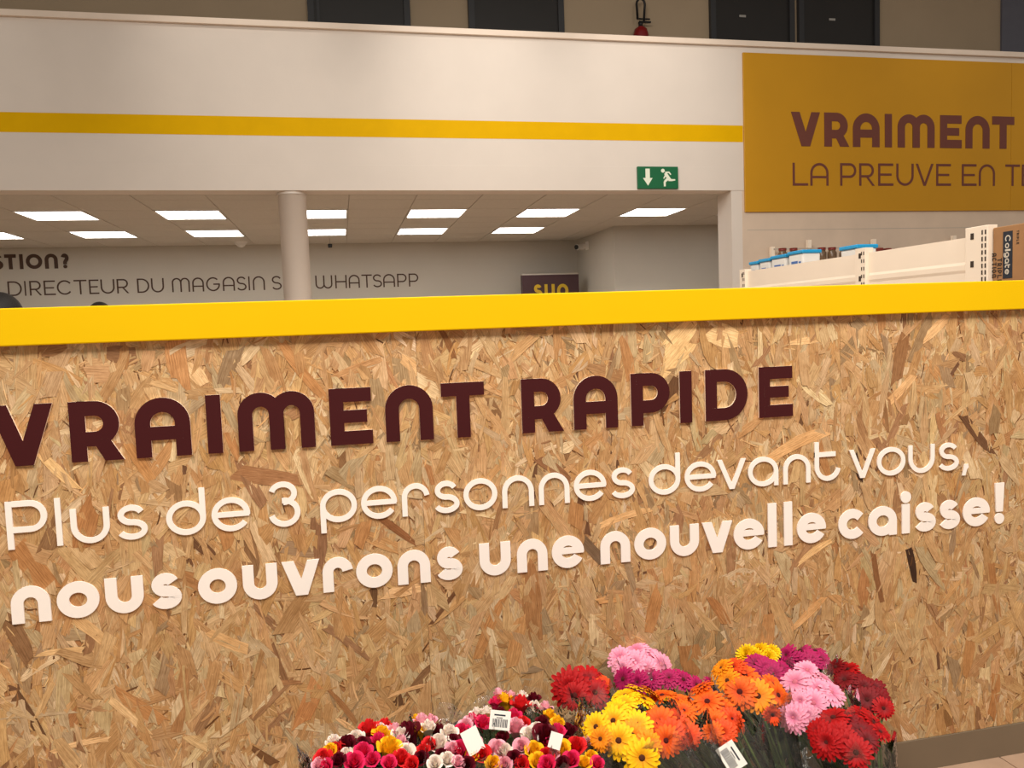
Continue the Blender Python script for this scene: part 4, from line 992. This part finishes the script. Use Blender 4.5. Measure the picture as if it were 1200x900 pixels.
gbunch('gerbera_bunch', 'bunch of golden yellow gerberas in front of the pink ones', [(733, 816, 'yel', .95), (748, 808, 'yel'), (754, 820, 'yel', 1.05), (731, 826, 'yel'), (763, 812, 'amb', .9), (722, 833, 'yel', .9), (699, 852, 'yel'), (719, 845, 'yel'), (747, 850, 'yel', 1.1), (725, 868, 'yel', 1.15), (752, 888, 'yel', 1.2), (741, 862, 'amb'), (760, 872, 'amb'), (704, 866, 'amb', .8)], lt(1.92, .0030), 2, .074, off=(.0, -.03))
gbunch('gerbera_bunch', 'bunch of deep orange gerberas right of the golden yellow ones', [(776, 816, 'ora'), (796, 823, 'ora'), (801, 834, 'ora'), (773, 847, 'ora', 1.15), (785, 861, 'ored', 1.1), (781, 868, 'ora'), (806, 862, 'ored', .9), (790, 846, 'ored')], lt(1.94, .0030), 3, .076, off=(-.07, -.02))
gbunch('gerbera_bunch', 'small bunch of orange gerberas drooping right at the centre', [(822, 806, 'ora'), (829, 823, 'ora', 1.15), (846, 830, 'ora'), (857, 843, 'ored', .95), (848, 859, 'ored', .95), (838, 846, 'ora', .9), (868, 848, 'ored', .7, (.9, -.4, .3)), (835, 858, 'ora', .8)], lt(1.96, .0030), 3, .076, off=(.0, -.04))
gbunch('gerbera_bunch', 'bunch of bright orange and amber gerberas below the yellow chrysanthemums', [(846, 784, 'amb'), (860, 783, 'ored', 1.0), (873, 792, 'ora', 1.05), (853, 798, 'amb'), (867, 811, 'ora', 1.25), (888, 816, 'amb', 1.25), (911, 815, 'ora', 1.1), (904, 802, 'ora', .95), (878, 806, 'ora', .9), (905, 838, 'ored', .7)], lt(1.98, .0030), 3, .076, off=(.06, .02))
gbunch('chrysanthemum_bunch', 'yellow chrysanthemums at the back, top right of the orange gerberas', [(875, 768, 'lem', 1.0), (889, 763, 'lem', 1.05), (902, 764, 'lem', .95), (883, 772, 'lem'), (900, 771, 'lem', .8)], lt(2.08), 3, .075, kind='m', off=(.03, .08), slv=False)
gbunch('gerbera_bunch', 'magenta gerberas between the yellow chrysanthemums and orange gerberas', [(886, 779, 'mag', 1.1), (897, 785, 'mag', 1.1), (905, 790, 'mag', 1.1), (915, 785, 'mag')], lt(2.03), 3, .075, off=(.08, .05), slv=False)
gbunch('gerbera_bunch', 'bunch of magenta gerberas at the back above the pink ones', [(922, 768, 'mag'), (938, 763, 'mag', 1.1), (955, 764, 'mag', 1.1), (950, 774, 'mag'), (932, 774, 'mag'), (962, 773, 'mag', .9), (958, 756, 'mag', .8), (943, 777, 'mag', .9)], lt(2.08), 4, .074, off=(-.06, .06))
gbunch('gerbera_bunch', 'bunch of pale pink gerberas between the orange and the red ones', [(932, 800, 'pink', 1.15), (946, 786, 'pink', 1.0, (-.1, -.5, 1)), (959, 808, 'pink', 1.0), (973, 812, 'pink', 1.1), (953, 824, 'pink', 1.1), (930, 841, 'pink', 1.1), (938, 822, 'pink', .8), (965, 796, 'pink', .9), (946, 838, 'pink', .8)], lt(1.99, .0030), 4, .078, off=(-.06, -.02))
gbunch('gerbera_bunch', 'dark red gerberas at the far right back beside the chipboard', [(980, 782, 'dred', .95), (994, 785, 'red', .9), (1003, 797, 'dred'), (1012, 806, 'dred', 1.1), (1025, 808, 'dred', 1.05), (1030, 822, 'dred', 1.1), (1035, 830, 'red', .8), (990, 797, 'dred'), (1016, 820, 'dred')], lt(2.06), 4, .076, off=(.03, .06), slv=False, leafn=0)
gbunch('gerbera_bunch', 'bright red gerberas at the front right corner of the display', [(977, 842, 'red', 1.25), (969, 870, 'red', 1.2), (985, 862, 'red'), (992, 872, 'red'), (1003, 882, 'red', 1.05), (1010, 838, 'red', 1.1), (1023, 848, 'red', 1.1), (1008, 858, 'dred', 1.1), (1016, 868, 'dred', .9), (994, 848, 'dred', .9), (960, 858, 'red', .9), (1031, 858, 'red', .8)], lt(1.96, .0030), 4, .076, off=(.0, -.04), leafn=2)

ROSES = """392 875 wht 1|395 883 rred 1|380 892 rred 1.2|388 882 ryel .8|408 877 mar 1.1|418 869 wht 1|432 862 rred 1.3|407 886 wht .9|415 896 hot 1.3|398 894 mar 1|446 866 ryel 1.1|446 858 wht .8|449 854 rred .9|460 862 rpnk 1|468 867 wht 1.1|444 873 hot 1|454 883 ryel 1.4|467 874 rpnk .9|482 866 mar 1.5|477 885 wht 1.2|468 892 rred 1.2|437 892 hot 1|489 848 ryel .8|494 852 rpnk 1.1|505 849 rpnk .9|492 862 ryel .9|502 859 wht 1.1|512 862 mar 1|503 876 rred .9|526 864 wht 1.1|514 877 wht 1.3|541 862 hot 1.1|529 881 rpnk .9|517 888 mar 1|510 896 wht 1|523 892 wht 1|539 883 hot 1.2|553 886 ryel .9|535 895 rpnk .9|557 873 rpnk .9|552 850 rpnk 1|558 841 wht .9|587 819 rpnk 1|594 827 ryel 1.2|600 821 rpnk .9|580 828 hot .9|610 832 rred 1.3|612 821 wht .9|626 824 mar 1|626 835 wht 1.1|602 843 hot 1|570 841 wht 1|556 849 hot 1|566 852 hot 1.1|573 850 ryel .7|546 853 rpnk .9|639 835 rpnk 1|642 842 ryel .9|653 852 ryel 1|604 858 rpnk 1.3|613 852 rred 1|620 865 wht 1.1|628 857 wht .9|636 868 mar 1.5|653 863 hot 1.1|667 862 mar 1.1|565 886 rred 1.2|581 881 rpnk 1.1|592 883 wht 1|577 896 ryel 1.1|592 897 rpnk 1.1|612 877 rpnk 1|625 883 ryel 1.1|639 887 rred 1.1|647 886 rpnk 1|658 883 ryel 1.2|629 895 ryel 1.2|643 898 hot 1.2|675 879 rred 1.2|687 873 rpnk .8|692 888 ryel .9|684 897 ryel 1|699 897 hot 1|670 893 hot 1.2|660 897 mar 1|530 872 mar .9|425 884 hot 1|425 875 mar .9|548 897 mar 1|603 890 mar 1|612 896 rred 1|494 890 mar 1|484 897 rred 1|455 897 hot 1|497 882 rred .8|590 868 mar .9|645 875 hot .9|664 874 mar .9|375 898 rpnk .9|384 899 hot .9|585 840 mar .9|635 850 mar .9|550 862 mar .8"""
RC = [(432, 0, -.03, 'leftmost bunch of small mixed roses on the floor display'), (512, 0, .04, 'bunch of mixed roses second from the left, many white ones'), (560, 1, -.05, 'bunch of mixed roses beside the blank white card'), (612, 1, .03, 'tallest bunch of mixed roses with a barcode tag'), (672, 1, .08, 'bunch of mixed roses below the red gerberas at left')]
groups = [[] for _ in RC]
for r in ROSES.split('|'):
    x, y, c, s = r.split(); x = float(x); y = float(y); s = float(s)
    k = min(range(len(RC)), key=lambda i: abs(RC[i][0]-x)); groups[k].append((x, y, c, s))
rose_roots = []
for (cxp, bk, ox, lab), hs in zip(RC, groups):
    bx, by, _ = BK[bk]; base = Vector((bx+ox, by, .02)); t = thing('rose_bunch', lab, 'flowers', base, 'bunches of mixed roses'); rose_roots.append(t)
    pts = []
    for x, y, c, s in hs:
        Y = 1.94-(y-820)*.0040 + frn.uniform(-.012, .012); P = on_y(x, y+1, Y); pts.append(P)
    cen = sum(pts, Vector())/len(pts)
    for (x, y, c, s), P in zip(hs, pts):
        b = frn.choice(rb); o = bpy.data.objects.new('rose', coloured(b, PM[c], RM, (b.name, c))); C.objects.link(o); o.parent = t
        vw = (CAM-P).normalized(); n = Vector((0, 0, 1.0)) + Vector((P.x-cen.x, P.y-cen.y, 0))*5 + vw*.35 + Vector((frn.uniform(-.25, .25), frn.uniform(-.25, .25), 0)); n.normalize()
        sz = .0235*s*(.84 if y > 884 else 1)
        orient(o, (P-base)-n*sz*.5, n, sz, frn.uniform(0, 6), 2.0)
    bm = bmesh.new()
    for P in pts:
        L = P-base; d = Vector((frn.uniform(-.02, .02), frn.uniform(-.02, .02), 0)); tube(bm, [d, Vector((L.x*.4, L.y*.4, L.z*.6)), L-Vector((0, 0, .018))], .003, 6, False)
    from_bm('stems', bm, M_STEM, t, True)
    bm = bmesh.new()
    for P in pts:
        for k in range(6):
            a = frn.uniform(0, 6.28); Q = (P-base)-Vector((0, 0, .022+.012*k)); d = Vector((math.cos(a), math.sin(a), frn.uniform(-.1, .35)))
            leaf_add(bm, Q, d, Vector((0, 0, 1)), frn.uniform(.03, .05), .022)
    from_bm('leaves', bm, M_LEAF, t, True)
    rad = max((Vector((p.x-cen.x, p.y-cen.y, 0))).length for p in pts)+.03
    sleeve(t, (0, 0, .03), (cen.x-base.x, cen.y-base.y, cen.z-base.z-.005), rad, 0, 0)
def addtag(root, px, py, Y, w, h, roll, bars=True, tilt=(0, 0, 0)):
    P = on_y(px, py, Y); tagcard(root, P-root.location, w, h, (CAM-P).normalized()+Vector(tilt), roll, bars)
addtag(rose_roots[3], 586, 844, 1.76, .048, .042, -.14)
addtag(rose_roots[2], 554, 868, 1.68, .040, .052, .25, False, (.3, 0, 0))
addtag(rose_roots[4], 651, 868, 1.66, .028, .034, -.3, False)
fb = [o for o in bpy.data.objects if o.get('label', '').startswith('small bunch of orange')][0]
addtag(fb, 857, 887, 1.70, .062, .048, -.95)
